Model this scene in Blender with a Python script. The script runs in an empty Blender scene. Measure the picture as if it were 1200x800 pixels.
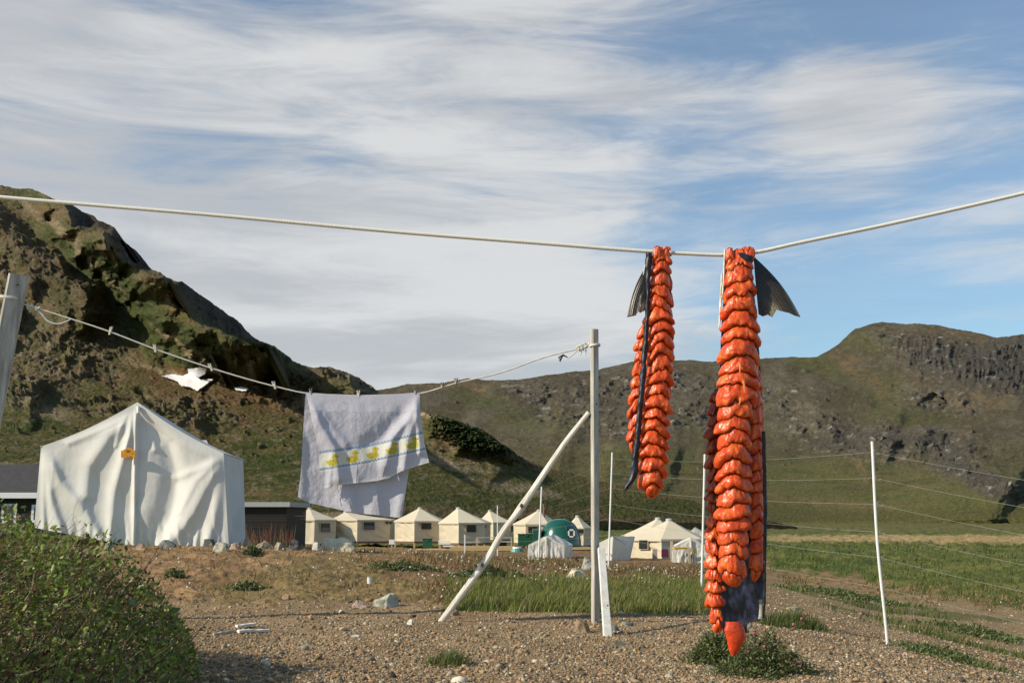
import bpy, bmesh, math, random
import numpy as np
from mathutils import Vector

random.seed(7); RNG = np.random.default_rng(7)
R = math.radians
# ------------------------------------------------------------------ camera, sky, sun
F = 1287.0; CAMZ = 0.85; TH = math.atan(205.0 / F); CT, ST = math.cos(TH), math.sin(TH)
scene = bpy.context.scene
col = scene.collection
cd = bpy.data.cameras.new("camera"); cam = bpy.data.objects.new("camera", cd); col.objects.link(cam)
cd.sensor_fit = 'HORIZONTAL'; cd.sensor_width = 36.0; cd.lens = 36.0 * F / 1200.0
cd.clip_start = 0.05; cd.clip_end = 20000
cam.location = (0, 0, CAMZ); cam.rotation_euler = (R(90) + TH, 0, 0)
scene.camera = cam
scene.render.resolution_x = 1024; scene.render.resolution_y = 682
scene.view_settings.view_transform = 'Standard'; scene.view_settings.look = 'None'
scene.view_settings.exposure = 0.04; scene.view_settings.gamma = 1.0

SUN_EL = 31.0
SUNH = Vector((-0.925, -0.38, 0)).normalized()        # towards the sun, in plan
SUN_ROT = math.atan2(SUNH.x, SUNH.y)
sd = bpy.data.lights.new("sun", 'SUN'); sun = bpy.data.objects.new("sun", sd); col.objects.link(sun)
sd.energy = 5.0; sd.angle = R(0.5); sd.color = (1.0, 0.89, 0.70)
L = Vector((SUNH.x * math.cos(R(SUN_EL)), SUNH.y * math.cos(R(SUN_EL)), math.sin(R(SUN_EL))))
sun.rotation_euler = L.to_track_quat('Z', 'Y').to_euler()

def ray(px, py):
    u = (np.asarray(px, float) - 600) / F; v = (400 - np.asarray(py, float)) / F
    return u, CT - v * ST, ST + v * CT                  # x, y, z of the ray
def P(px, py, Y):
    """point seen at photograph pixel (px, py) at distance Y in front of the camera"""
    x, y, z = ray(px, py)
    return np.stack([x / y * Y, np.broadcast_to(Y, np.shape(x / y * Y)) * 1.0, CAMZ + z / y * Y], -1)
def proj(x, y, z):
    c = y * CT + (z - CAMZ) * ST; c = np.where(np.abs(c) < 1e-3, 1e-3, c)
    v = ((z - CAMZ) * CT - y * ST) / c
    return 600 + F * x / c, 400 - F * v

# world: Nishita sky with thin streaky cloud
W = bpy.data.worlds.new("World"); scene.world = W; W.use_nodes = True
nt = W.node_tree; nt.nodes.clear(); N = nt.nodes.new; LK = nt.links.new
def node(t, **k):
    n = N(t)
    for a, b in k.items(): setattr(n, a, b)
    return n
def wmath(op, a, b=None, c=None, clamp=False):
    n = node('ShaderNodeMath', operation=op, use_clamp=clamp)
    for i, s in enumerate((a, b, c)):
        if s is None: continue
        if isinstance(s, (int, float)): n.inputs[i].default_value = s
        else: LK(s, n.inputs[i])
    return n.outputs[0]
sky = node('ShaderNodeTexSky', sky_type='NISHITA', sun_disc=False)
sky.sun_elevation = R(SUN_EL); sky.sun_rotation = SUN_ROT; sky.air_density = 1.0; sky.dust_density = 0.6; sky.ozone_density = 1.6
tc = node('ShaderNodeTexCoord'); sep = node('ShaderNodeSeparateXYZ'); LK(tc.outputs['Generated'], sep.inputs[0])
zz = wmath('ADD', wmath('ABSOLUTE', sep.outputs[2]), 0.75)
cx = wmath('DIVIDE', sep.outputs[0], zz); cz = wmath('MULTIPLY', wmath('POWER', wmath('MAXIMUM', sep.outputs[2], 0.0), 0.8), 2.6); cy = wmath('DIVIDE', sep.outputs[1], zz)
cmb = node('ShaderNodeCombineXYZ'); LK(cx, cmb.inputs[0]); LK(cz, cmb.inputs[1]); LK(cy, cmb.inputs[2])
def cloud_noise(rot, sc, scale, detail, rough, dist, off=(0, 0, 0)):
    mp = node('ShaderNodeMapping'); mp.inputs['Rotation'].default_value = (0, 0, R(rot)); mp.inputs['Scale'].default_value = sc
    mp.inputs['Location'].default_value = off; LK(cmb.outputs[0], mp.inputs[0])
    n = node('ShaderNodeTexNoise'); LK(mp.outputs[0], n.inputs['Vector'])
    n.inputs['Scale'].default_value = scale; n.inputs['Detail'].default_value = detail
    n.inputs['Roughness'].default_value = rough; n.inputs['Distortion'].default_value = dist
    return n.outputs[0]
n1 = cloud_noise(11, (1.0, 1.7, 1), 2.1, 12, 0.60, 0.45, (7.3, 4.4, 2.6))
n2 = cloud_noise(-24, (0.9, 1.8, 1), 5.5, 12, 0.62, 0.7, (0.4, 7.7, 0))
n3 = cloud_noise(12, (0.8, 2.6, 1), 1.7, 8, 0.58, 0.6, (5, 2, 0))
def lobe(px, py, width, h=1.0):
    x, y, z = ray(px, py); v = Vector((float(x), float(y), float(z))).normalized()
    d = node('ShaderNodeVectorMath', operation='DOT_PRODUCT'); LK(tc.outputs['Generated'], d.inputs[0]); d.inputs[1].default_value = v
    mr = node('ShaderNodeMapRange', interpolation_type='SMOOTHSTEP')
    LK(d.outputs['Value'], mr.inputs[0]); mr.inputs[1].default_value = math.cos(R(width)); mr.inputs[2].default_value = 1.0
    mr.inputs[3].default_value = 0; mr.inputs[4].default_value = h
    return mr.outputs[0]
cov = wmath('ADD', wmath('MULTIPLY', n1, 3.4), wmath('MULTIPLY', n2, 2.3))
cov = wmath('ADD', cov, -1.98)
for (a, b, w, h) in ((60, -60, 22, .80), (330, -20, 14, .45), (1250, 150, 40, .95), (1010, 120, 14, .25), (960, 395, 8, .6), (300, 60, 9, .25)):
    cov = wmath('SUBTRACT', cov, lobe(a, b, w, h))
for (a, b, w, h) in ((120, 320, 30, .7), (600, 120, 20, .25), (500, 360, 30, .45), (1060, 10, 9, .6), (1000, 140, 5, .4), (1100, 330, 16, .35)):
    cov = wmath('ADD', cov, lobe(a, b, w, h))
for src, a_, b_ in ((sep.outputs[2], .47, .66), (wmath('MULTIPLY', sep.outputs[1], -1.0), -.35, .25)):   # unseen sky overhead and behind kept clear blue, to deepen the shadows
    q_ = node('ShaderNodeMapRange', interpolation_type='SMOOTHSTEP'); LK(src, q_.inputs[0]); q_.inputs[1].default_value = a_; q_.inputs[2].default_value = b_; q_.inputs[4].default_value = 2.2
    cov = wmath('SUBTRACT', cov, q_.outputs[0])
mr = node('ShaderNodeMapRange', interpolation_type='SMOOTHSTEP'); LK(cov, mr.inputs[0])
mr.inputs[1].default_value = -0.05; mr.inputs[2].default_value = 1.25; mr.inputs[3].default_value = 0.15; mr.inputs[4].default_value = 0.93
cloudc = node('ShaderNodeMix', data_type='RGBA')
mr2 = node('ShaderNodeMapRange', interpolation_type='SMOOTHSTEP')
sh = wmath('ADD', wmath('MULTIPLY', n3, 1.3), wmath('MULTIPLY', n2, 0.8)); sh = wmath('ADD', sh, -0.42); sh = wmath('ADD', sh, lobe(600, 90, 17, .16)); sh = wmath('ADD', sh, lobe(700, 330, 12, .05))
LK(sh, mr2.inputs[0]); mr2.inputs[1].default_value = 0.52; mr2.inputs[2].default_value = 0.92
LK(mr2.outputs[0], cloudc.inputs[0])
cloudc.inputs[6].default_value = (4.9, 5.05, 5.25, 1); cloudc.inputs[7].default_value = (6.8, 6.85, 6.85, 1)
skyc = node('ShaderNodeMix', data_type='RGBA', blend_type='MULTIPLY'); skyc.inputs[0].default_value = 1.0
LK(sky.outputs[0], skyc.inputs[6]); skyc.inputs[7].default_value = (.98, 1.20, 1.26, 1)
mixc = node('ShaderNodeMix', data_type='RGBA'); LK(mr.outputs[0], mixc.inputs[0]); LK(skyc.outputs[2], mixc.inputs[6]); LK(cloudc.outputs[2], mixc.inputs[7])
bg = node('ShaderNodeBackground'); bg.inputs[1].default_value = 0.105; LK(mixc.outputs[2], bg.inputs[0])
wo = node('ShaderNodeOutputWorld'); LK(bg.outputs[0], wo.inputs[0])

# ------------------------------------------------------------------ noise in numpy
_perm = np.random.default_rng(11).permutation(1024).astype(np.int64)
_grad = np.random.default_rng(12).normal(size=(1024, 3)); _grad /= np.linalg.norm(_grad, axis=1)[:, None]
_rnd = np.random.default_rng(13).random((1024, 3))
def _h(i, j, k): return _perm[(_perm[(_perm[i & 1023] + j) & 1023] + k) & 1023]
def pn(x, y, z=0.0):
    x, y, z = np.broadcast_arrays(np.asarray(x, float), np.asarray(y, float), np.asarray(z, float))
    i = np.floor(x).astype(np.int64); j = np.floor(y).astype(np.int64); k = np.floor(z).astype(np.int64)
    fx, fy, fz = x - i, y - j, z - k
    sx, sy, sz = (t * t * t * (t * (t * 6 - 15) + 10) for t in (fx, fy, fz))
    out = 0
    for a in (0, 1):
        for b in (0, 1):
            for c in (0, 1):
                g = _grad[_h(i + a, j + b, k + c)]
                w = (sx if a else 1 - sx) * (sy if b else 1 - sy) * (sz if c else 1 - sz)
                out = out + w * (g[..., 0] * (fx - a) + g[..., 1] * (fy - b) + g[..., 2] * (fz - c))
    return out * 1.6
def fbm(x, y, z=0.0, o=5, g=0.5):
    s = 0; a = 1.0
    for q in range(o):
        s = s + a * pn(x + 17.3 * q, y - 9.1 * q, np.asarray(z) + 5.7 * q); x = x * 2.03; y = y * 2.03; z = np.asarray(z) * 2.03; a *= g
    return s
def ridged(x, y, z=0.0, o=5, g=0.5):
    s = 0; a = 1.0
    for q in range(o):
        s = s + a * (1 - 2 * np.abs(pn(x + 7.3 * q, y - 3.1 * q, np.asarray(z) + 2.7 * q))); x = x * 2.1; y = y * 2.1; z = np.asarray(z) * 2.1; a *= g
    return s
def cell(x, y, z):
    i = np.floor(x).astype(np.int64); j = np.floor(y).astype(np.int64); k = np.floor(z).astype(np.int64)
    f1 = np.full(x.shape, 9.0); f2 = np.full(x.shape, 9.0); vid = np.zeros(x.shape)
    for a in (-1, 0, 1):
        for b in (-1, 0, 1):
            for c in (-1, 0, 1):
                h = _h(i + a, j + b, k + c); r = _rnd[h]
                d = np.sqrt((i + a + r[..., 0] - x) ** 2 + (j + b + r[..., 1] - y) ** 2 + (k + c + r[..., 2] - z) ** 2)
                m = d < f1
                f2 = np.where(m, f1, np.minimum(f2, d)); vid = np.where(m, (h % 97) / 97.0, vid); f1 = np.where(m, d, f1)
    return f1, f2, vid
def ss(a, b, x):  # smooth step, also downwards
    t = np.clip((np.asarray(x, float) - a) / (b - a), 0, 1); return t * t * (3 - 2 * t)
def ell(px, py, cx, cy, rx, ry, ang=0, soft=0.5):
    c, s = math.cos(R(ang)), math.sin(R(ang)); dx, dy = px - cx, py - cy
    d = np.sqrt(((dx * c + dy * s) / rx) ** 2 + ((-dx * s + dy * c) / ry) ** 2)
    return 1 - ss(1 - soft, 1 + soft, d)
def seg_sd(px, py, pts, full=False):
    """distance to a polyline and which side (positive: right of / above the drawn direction)"""
    best = np.full(np.shape(px), 1e9); sgn = np.zeros(np.shape(px)); arc = np.zeros(np.shape(px)); ns = len(pts) - 1
    for i_, ((a, b), (c, d)) in enumerate(zip(pts[:-1], pts[1:])):
        vx, vy = c - a, d - b; t = np.clip(((px - a) * vx + (py - b) * vy) / (vx * vx + vy * vy), 0, 1)
        dx, dy = px - (a + vx * t), py - (b + vy * t); D = np.hypot(dx, dy); m = D < best
        best = np.where(m, D, best); arc = np.where(m, (i_ + t) / ns, arc); sgn = np.where(m, np.sign(vx * dy - vy * dx), sgn)
    if full: return best, -sgn, ss(0, .16, arc) * ss(1, .84, arc)
    return best, -sgn

# ------------------------------------------------------------------ materials
MATS = {}
def mat(name, c=(.5, .5, .5), rough=.8, attr=False, var=.15, scale=20, bump=0.0, bscale=60, spec=.3, det=5,
        sss=0.0, metal=0.0, coat=0.0, trans=0.0, dist=0.01, stretch=None, c2=None):
    if name in MATS: return MATS[name]
    m = bpy.data.materials.new(name); m.use_nodes = True; t = m.node_tree; b = t.nodes['Principled BSDF']; out = t.nodes['Material Output']
    tcn = t.nodes.new('ShaderNodeTexCoord'); vec = tcn.outputs['Object']
    if stretch:
        mp = t.nodes.new('ShaderNodeMapping'); mp.inputs['Scale'].default_value = stretch; t.links.new(vec, mp.inputs[0]); vec = mp.outputs[0]
    n = t.nodes.new('ShaderNodeTexNoise'); n.inputs['Scale'].default_value = scale; n.inputs['Detail'].default_value = det; n.inputs['Roughness'].default_value = .62
    t.links.new(vec, n.inputs['Vector'])
    r = t.nodes.new('ShaderNodeMapRange'); r.inputs[1].default_value = .3; r.inputs[2].default_value = .7; r.inputs[3].default_value = 1 - var; r.inputs[4].default_value = 1 + var
    t.links.new(n.outputs[0], r.inputs[0])
    if attr:
        a = t.nodes.new('ShaderNodeAttribute'); a.attribute_name = 'Col'; base = a.outputs['Color']
    elif c2:
        mx = t.nodes.new('ShaderNodeMix'); mx.data_type = 'RGBA'; mx.inputs[6].default_value = (*c, 1); mx.inputs[7].default_value = (*c2, 1)
        n2 = t.nodes.new('ShaderNodeTexNoise'); n2.inputs['Scale'].default_value = scale * .45; n2.inputs['Detail'].default_value = 6; t.links.new(vec, n2.inputs['Vector'])
        rr = t.nodes.new('ShaderNodeMapRange'); rr.inputs[1].default_value = .42; rr.inputs[2].default_value = .6; t.links.new(n2.outputs[0], rr.inputs[0]); t.links.new(rr.outputs[0], mx.inputs[0]); base = mx.outputs[2]
    else:
        g = t.nodes.new('ShaderNodeRGB'); g.outputs[0].default_value = (*c, 1); base = g.outputs[0]
    mul = t.nodes.new('ShaderNodeVectorMath'); mul.operation = 'SCALE'; t.links.new(base, mul.inputs[0]); t.links.new(r.outputs[0], mul.inputs['Scale'])
    t.links.new(mul.outputs[0], b.inputs['Base Color'])
    b.inputs['Roughness'].default_value = rough; b.inputs['Specular IOR Level'].default_value = spec; b.inputs['Metallic'].default_value = metal
    if sss: b.inputs['Subsurface Weight'].default_value = sss; b.inputs['Subsurface Radius'].default_value = (1, .25, .1); b.inputs['Subsurface Scale'].default_value = .012
    if coat: b.inputs['Coat Weight'].default_value = coat; b.inputs['Coat Roughness'].default_value = .12
    if bump:
        n3 = t.nodes.new('ShaderNodeTexNoise'); n3.inputs['Scale'].default_value = bscale; n3.inputs['Detail'].default_value = det; t.links.new(vec, n3.inputs['Vector'])
        bp = t.nodes.new('ShaderNodeBump'); bp.inputs['Strength'].default_value = bump; bp.inputs['Distance'].default_value = dist
        t.links.new(n3.outputs[0], bp.inputs['Height']); t.links.new(bp.outputs[0], b.inputs['Normal'])
    if trans:
        tr = t.nodes.new('ShaderNodeBsdfTranslucent'); t.links.new(mul.outputs[0], tr.inputs[0])
        mx = t.nodes.new('ShaderNodeMixShader'); mx.inputs[0].default_value = trans
        t.links.new(b.outputs[0], mx.inputs[1]); t.links.new(tr.outputs[0], mx.inputs[2]); t.links.new(mx.outputs[0], out.inputs[0])
    MATS[name] = m; return m

# ------------------------------------------------------------------ objects
WLOC = {}
def tag(o, label, cat, group=None, kind=None):
    if label: o['label'] = label
    if cat: o['category'] = cat
    if group: o['group'] = group
    if kind: o['kind'] = kind
    return o
def thing(name, loc, label, cat, group=None):
    o = bpy.data.objects.new(name, None); col.objects.link(o); o.empty_display_size = .1
    o.location = [float(v) for v in loc]; WLOC[o.name] = np.array(loc, float); return tag(o, label, cat, group)
def link(name, V, Fc, m, parent=None, loc=None, cols=None, smooth=False, quads=True, kind=None):
    """vertices are given in world space; they are stored relative to the object's own origin"""
    V = np.asarray(V, float).reshape(-1, 3)
    if loc is None:
        loc = WLOC[parent.name] if parent is not None else np.array([(V[:, 0].min() + V[:, 0].max()) / 2, (V[:, 1].min() + V[:, 1].max()) / 2, V[:, 2].min()])
    loc = np.asarray(loc, float)
    me = bpy.data.meshes.new(name)
    if isinstance(Fc, np.ndarray):
        n, k = Fc.shape
        me.vertices.add(len(V)); me.vertices.foreach_set('co', (V - loc).ravel())
        me.loops.add(n * k); me.loops.foreach_set('vertex_index', Fc.astype(np.int32).ravel())
        me.polygons.add(n); me.polygons.foreach_set('loop_start', np.arange(0, n * k, k, dtype=np.int32))
        me.update(calc_edges=True)
    else:
        me.from_pydata((V - loc).tolist(), [], [tuple(int(i) for i in f) for f in Fc]); me.update()
    if smooth: me.polygons.foreach_set('use_smooth', np.ones(len(me.polygons), bool))
    if cols is not None:
        cols = np.asarray(cols, float); C4 = np.ones((len(V), 4)); C4[:, :3] = np.clip(cols, 0, 1)
        ca = me.color_attributes.new('Col', 'FLOAT_COLOR', 'POINT'); ca.data.foreach_set('color', C4.ravel())
    me.materials.append(m)
    o = bpy.data.objects.new(name, me); col.objects.link(o)
    if parent is not None:
        o.parent = parent; o.location = (loc - WLOC[parent.name]).tolist()
    else: o.location = loc.tolist()
    WLOC[o.name] = loc
    if kind: o['kind'] = kind
    return o
class MB:
    def __init__(s): s.V = []; s.Fc = []; s.n = 0
    def add(s, V, Fc):
        V = np.asarray(V, float); s.V.append(V); s.Fc += [tuple(i + s.n for i in f) for f in Fc]; s.n += len(V); return s
    def box(s, a, b, rot=None, c=None):
        (x0, y0, z0), (x1, y1, z1) = a, b
        V = np.array([(x, y, z) for x in (x0, x1) for y in (y0, y1) for z in (z0, z1)], float)
        return s.add(V, [(0, 1, 3, 2), (4, 6, 7, 5), (0, 4, 5, 1), (2, 3, 7, 6), (0, 2, 6, 4), (1, 5, 7, 3)])
    def beam(s, p, q, w, h, up=(0, 0, 1), jit=0, seg=1, taper=1.0):
        """square bar from p to q; w across, h along 'up'"""
        p, q = np.array(p, float), np.array(q, float); d = (q - p) / np.linalg.norm(q - p)
        a = np.cross(d, up); a = a / np.linalg.norm(a); b = np.cross(a, d)
        V = []; e = min(w, h) * .12
        for k in range(seg + 1):
            t = k / seg; c = p + (q - p) * t; sc = 1 + (taper - 1) * t
            if jit and 0 < k < seg: c = c + a * random.uniform(-jit, jit) + b * random.uniform(-jit, jit)
            W_, H_ = w / 2 * sc, h / 2 * sc
            for (u, v) in ((-W_ + e, -H_), (W_ - e, -H_), (W_, -H_ + e), (W_, H_ - e), (W_ - e, H_), (-W_ + e, H_), (-W_, H_ - e), (-W_, -H_ + e)):
                V.append(c + a * u + b * v)
        Fc = [tuple(range(7, -1, -1)), tuple(seg * 8 + i for i in range(8))]
        for k in range(seg):
            for i in range(8): j = (i + 1) % 8; Fc.append((k * 8 + i, k * 8 + j, k * 8 + 8 + j, k * 8 + 8 + i))
        return s.add(V, Fc)
    def tube(s, pts, r, seg=8, cap=True):
        pts = np.array(pts, float); n = len(pts); r = np.broadcast_to(r, (n,)); V = []
        T = np.gradient(pts, axis=0); T /= np.linalg.norm(T, axis=1)[:, None] + 1e-12
        up = np.array([0, 0, 1.0]) if abs(T[0][2]) < .9 else np.array([0, 1.0, 0])
        for k in range(n):
            a = np.cross(T[k], up); a /= np.linalg.norm(a) + 1e-12; b = np.cross(a, T[k])
            for i in range(seg): th = 2 * math.pi * i / seg; V.append(pts[k] + r[k] * (math.cos(th) * a + math.sin(th) * b))
        Fc = [(k * seg + i, k * seg + (i + 1) % seg, (k + 1) * seg + (i + 1) % seg, (k + 1) * seg + i) for k in range(n - 1) for i in range(seg)]
        if cap: Fc += [tuple(range(seg - 1, -1, -1)), tuple((n - 1) * seg + i for i in range(seg))]
        return s.add(V, Fc)
    def link(s, name, m, parent=None, **k): return link(name, np.concatenate(s.V), s.Fc, m, parent, **k)
def gridf(nr, nc):
    i, j = np.meshgrid(np.arange(nr - 1), np.arange(nc - 1), indexing='ij'); a = (i * nc + j).ravel()
    return np.stack([a, a + 1, a + nc + 1, a + nc], 1)
def thick(V, Fc, d):
    """give an open sheet (V grid faces) a thickness vector d"""
    n = len(V); V2 = np.concatenate([V, V + d]); F2 = [tuple(f) for f in Fc] + [tuple(reversed([i + n for i in f])) for f in Fc]
    from collections import Counter
    E = Counter(); D = {}
    for f in Fc:
        for a, b in zip(f, list(f[1:]) + [f[0]]): E[frozenset((a, b))] += 1; D[frozenset((a, b))] = (a, b)
    for e, c in E.items():
        if c == 1: a, b = D[e]; F2.append((b, a, a + n, b + n))
    return V2, F2

# ------------------------------------------------------------------ ground
TPX = np.array([-900, -200, 100, 320, 480, 600, 720, 840, 940, 1040, 1200, 1500, 2200], float)
TD = np.array([0.3, 4, 6, 8, 9.5, 11, 13, 16, 20, 30, 50, 80, 140, 300, 4000], float)
TZ = np.array([
 [0, 0, 0, 0, .02, .10, .24, .40, .45, .50, .4, .6, 6, 18, 18],
 [0, 0, 0, 0, .02, .10, .24, .38, .42, .45, .2, .2, 2.5, 8, 8],
 [0, 0, 0, 0, .01, .09, .22, .36, .40, .32, -.1, -.9, .2, 3, 3],
 [0, 0, 0, 0, .01, .08, .21, .34, .30, .05, -.5, -1.25, -.9, 0, 0],
 [0, 0, 0, 0, 0, .05, .14, .20, .16, -.15, -.8, -1.4, -1.3, -1, -1],
 [0, 0, 0, 0, 0, .03, .06, .06, .02, -.3, -.95, -1.4, -1.5, -1.4, -1.4],
 [0, 0, 0, 0, 0, .02, .02, .00, -.10, -.45, -1.05, -1.4, -1.5, -1.4, -1.4],
 [0, 0, 0, 0, -.02, -.03, -.05, -.12, -.26, -.6, -1.1, -1.4, -1.5, -1.4, -1.4],
 [0, 0, 0, -.05, -.09, -.14, -.22, -.36, -.55, -.95, -1.3, -1.45, -1.5, -1.4, -1.4],
 [0, 0, -.03, -.12, -.20, -.29, -.43, -.62, -.83, -1.18, -1.4, -1.5, -1.5, -1.4, -1.4],
 [0, 0, -.12, -.30, -.44, -.58, -.75, -.92, -1.08, -1.3, -1.45, -1.5, -1.5, -1.4, -1.4],
 [0, -.08, -.35, -.62, -.8, -.95, -1.05, -1.15, -1.25, -1.4, -1.5, -1.5, -1.5, -1.4, -1.4],
 [0, -.3, -.7, -1.0, -1.1, -1.2, -1.3, -1.35, -1.4, -1.45, -1.5, -1.5, -1.5, -1.4, -1.4]])
def gz0(x, y):
    x = np.asarray(x, float); y = np.asarray(y, float); yy = np.maximum(y, .6)
    p = np.clip(600 + F * x / (yy * CT), TPX[0], TPX[-1]); ly = np.log(np.clip(y, TD[0], TD[-1]))
    i = np.clip(np.searchsorted(TPX, p) - 1, 0, len(TPX) - 2); a = (p - TPX[i]) / (TPX[i + 1] - TPX[i])
    LT = np.log(TD); j = np.clip(np.searchsorted(LT, ly) - 1, 0, len(TD) - 2); b = (ly - LT[j]) / (LT[j + 1] - LT[j])
    b = b * b * (3 - 2 * b) * .5 + b * .5; a = a * a * (3 - 2 * a) * .5 + a * .5
    return (TZ[i, j] * (1 - a) + TZ[i + 1, j] * a) * (1 - b) + (TZ[i, j + 1] * (1 - a) + TZ[i + 1, j + 1] * a) * b
def zones(px, py, x, y):
    """0..1 cover weights of the ground: grass, heath (dry brown), meadow, sand"""
    w = fbm(px / 26, py / 14, 0, 5) * 16 ; w2 = fbm(x * .35 + 9, y * .35, 0, 3)
    heath = ss(-4, 5, 707 + w * .5 - py) * ss(90, 160, px + w) * (1 - ss(500, 560, px + w))
    heath = np.maximum(heath, ss(-4, 5, 690 + w * .5 - py) * (1 - ss(820, 900, px + w * 2)) * ss(400, 520, px))
    heath = np.maximum(heath, ss(-3, 5, 676 + (px - 900) * .14 + w * .6 - py) * ss(820, 880, px))
    strip = ss(-8, 2, py - 684 - 5 * pn(px / 30, 2.2)) * (1 - ss(-2, 3, py - 716 - (px - 600) * .012)) * ss(-8, 22, px - 522 + (716 - py) * .3 + w) * (1 - ss(830, 880, px + w))
    mead_top = 664 + 46 * ss(880, 1230, px) + w * .5
    mead = ss(-4, 3, mead_top - py) * ss(835, 900, px + w * 2)
    mead = np.maximum(mead, ss(-2, 2, 640 - py))
    edge = ss(-8, 10, py - (683 + (px - 900) * .05)) * (1 - ss(-10, 16, py - (706 + (px - 900) * .24))) * ss(880, 940, px)
    patch = edge * ss(-.05, .3, w2 + .35 * pn(x * 2.2, y * 2.2, 4) - .02)
    return dict(heath=heath, strip=strip, mead=mead, edge=edge, patch=patch)
def micro(x, y, zn):
    far = 1 / (1 + (y / 14.0) ** 2)
    h = fbm(x * 6, y * 6, 0, 4) * .010 * far + fbm(x * .8, y * .8, 2, 3) * .02
    h = h + zn['heath'] * (fbm(x * 3, y * 3, 1, 4) * .035 + np.abs(pn(x * 9, y * 9, 3)) * .03)
    h = h + zn['mead'] * (fbm(x * .5, y * .5, 1, 5, .6) * .10 * np.clip(y / 30, .5, 3))
    return h
def gz(x, y):
    x = np.asarray(x, float); y = np.asarray(y, float); z = gz0(x, y); px, py = proj(x, y, z)
    return z + micro(x, y, zones(px, py, x, y))
def gxy(px, Y):
    """ground point at distance Y that the photograph shows in column px"""
    z = 0.0
    for _ in range(4):
        x = (px - 600) / F * (Y * CT + (z - CAMZ) * ST); z = float(gz(x, Y))
    return np.array([x, Y, z])
def ghit(px, py, y0=2, y1=260):
    """where the sight line through a pixel meets the ground"""
    Y = np.geomspace(y0, y1, 900); q = P(px, py, Y); d = q[:, 2] - gz(q[:, 0], q[:, 1]); k = int(np.argmax(d < 0))
    if d[k] >= 0: k = len(Y) - 1
    return np.array([q[k, 0], q[k, 1], float(gz(q[k, 0], q[k, 1]))])

def build_ground():
    s = np.concatenate([np.linspace(-2.4, -.52, 40, endpoint=False), np.linspace(-.52, .52, 820), np.linspace(.52, 2.4, 41)[1:]])
    y = np.concatenate([np.linspace(-3, 4.0, 24, endpoint=False), np.geomspace(4.0, 12, 300, endpoint=False), np.geomspace(12, 60, 220, endpoint=False), np.geomspace(60, 400, 110, endpoint=False), np.geomspace(400, 3500, 12)])
    Yg, Sg = np.meshgrid(y, s, indexing='ij'); near = np.clip((5 - Yg) / 8, 0, 1)
    Xg = Sg * (np.maximum(Yg, 0) + 6 * near + .3)
    x, yv = Xg.ravel(), Yg.ravel(); z = gz0(x, yv); px, py = proj(x, yv, z); front = yv > 1.0
    px = np.where(front, px, 600); py = np.where(front, py, 1500)
    zn = zones(px, py, x, yv); z = z + micro(x, yv, zn)
    n1 = fbm(x * 1.2, yv * 1.2, 5, 4); n2 = fbm(x * .22, yv * .22, 6, 4); n3 = fbm(x * 14, yv * 14, 7, 3)
    def c(r, g, b): return np.array([r, g, b], float)
    g1, g2 = c(.30, .21, .12), c(.22, .152, .085)
    k = ss(-.5, .5, n1)[:, None]; Cc = g1 * k + g2 * (1 - k)
    def mixin(Cc, w, col2): w = np.clip(w, 0, 1)[:, None]; return Cc * (1 - w) + col2 * w
    hk = ss(-.4, .4, n1 + n3 * .5)[:, None]; Hc = c(.32, .20, .10) * hk + c(.20, .12, .06) * (1 - hk)
    red = (ss(630, 645, py) * (1 - ss(672, 690, py)) * ss(440, 540, px) * (1 - ss(860, 900, px)))[:, None]
    Hc = Hc * (1 - red * .6) + red * .6 * (c(.20, .115, .065) * hk + c(.13, .085, .05) * (1 - hk))
    gk = ss(.1, .45, n2 + .4 * pn(x * 1.7, yv * 1.7, 9) + .12)[:, None]; Hc = Hc * (1 - .45 * gk) + .45 * gk * c(.12, .12, .04)
    Cc = mixin(Cc, zn['heath'], Hc)
    Cc = mixin(Cc, zn['strip'], c(.10, .105, .03))
    Cc = mixin(Cc, zn['edge'] * .7, c(.25, .18, .095))
    Cc = mixin(Cc, zn['patch'] * .85, c(.10, .105, .035))
    mk = ss(-.45, .45, n2 + .25 * fbm(x * .08, yv * .35, 3, 4))[:, None]
    Mc = c(.068, .092, .022) * mk + c(.135, .135, .040) * (1 - mk)
    Cc = mixin(Cc, zn['mead'], Mc)
    sand = ss(626, 629, py + n2 * 2) * (1 - ss(632, 636, py + n2 * 2 - (px - 900) * .012)) * ss(860, 940, px)
    Cc = mixin(Cc, sand * .9, c(.36, .255, .12))
    brown = ss(606, 612, py) * (1 - ss(620, 626, py)) * ss(820, 900, px); Cc = mixin(Cc, brown * .5, c(.13, .105, .045))
    V = np.stack([x, yv, z], 1)
    m = mat('ground_mix', attr=True, rough=.95, var=.30, scale=9, bump=.6, bscale=45, dist=.02, det=8, spec=.1)
    link('ground', V, gridf(len(y), len(s)), m, loc=(0, 0, 0), cols=Cc, smooth=True, kind='structure')
build_ground()

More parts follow.
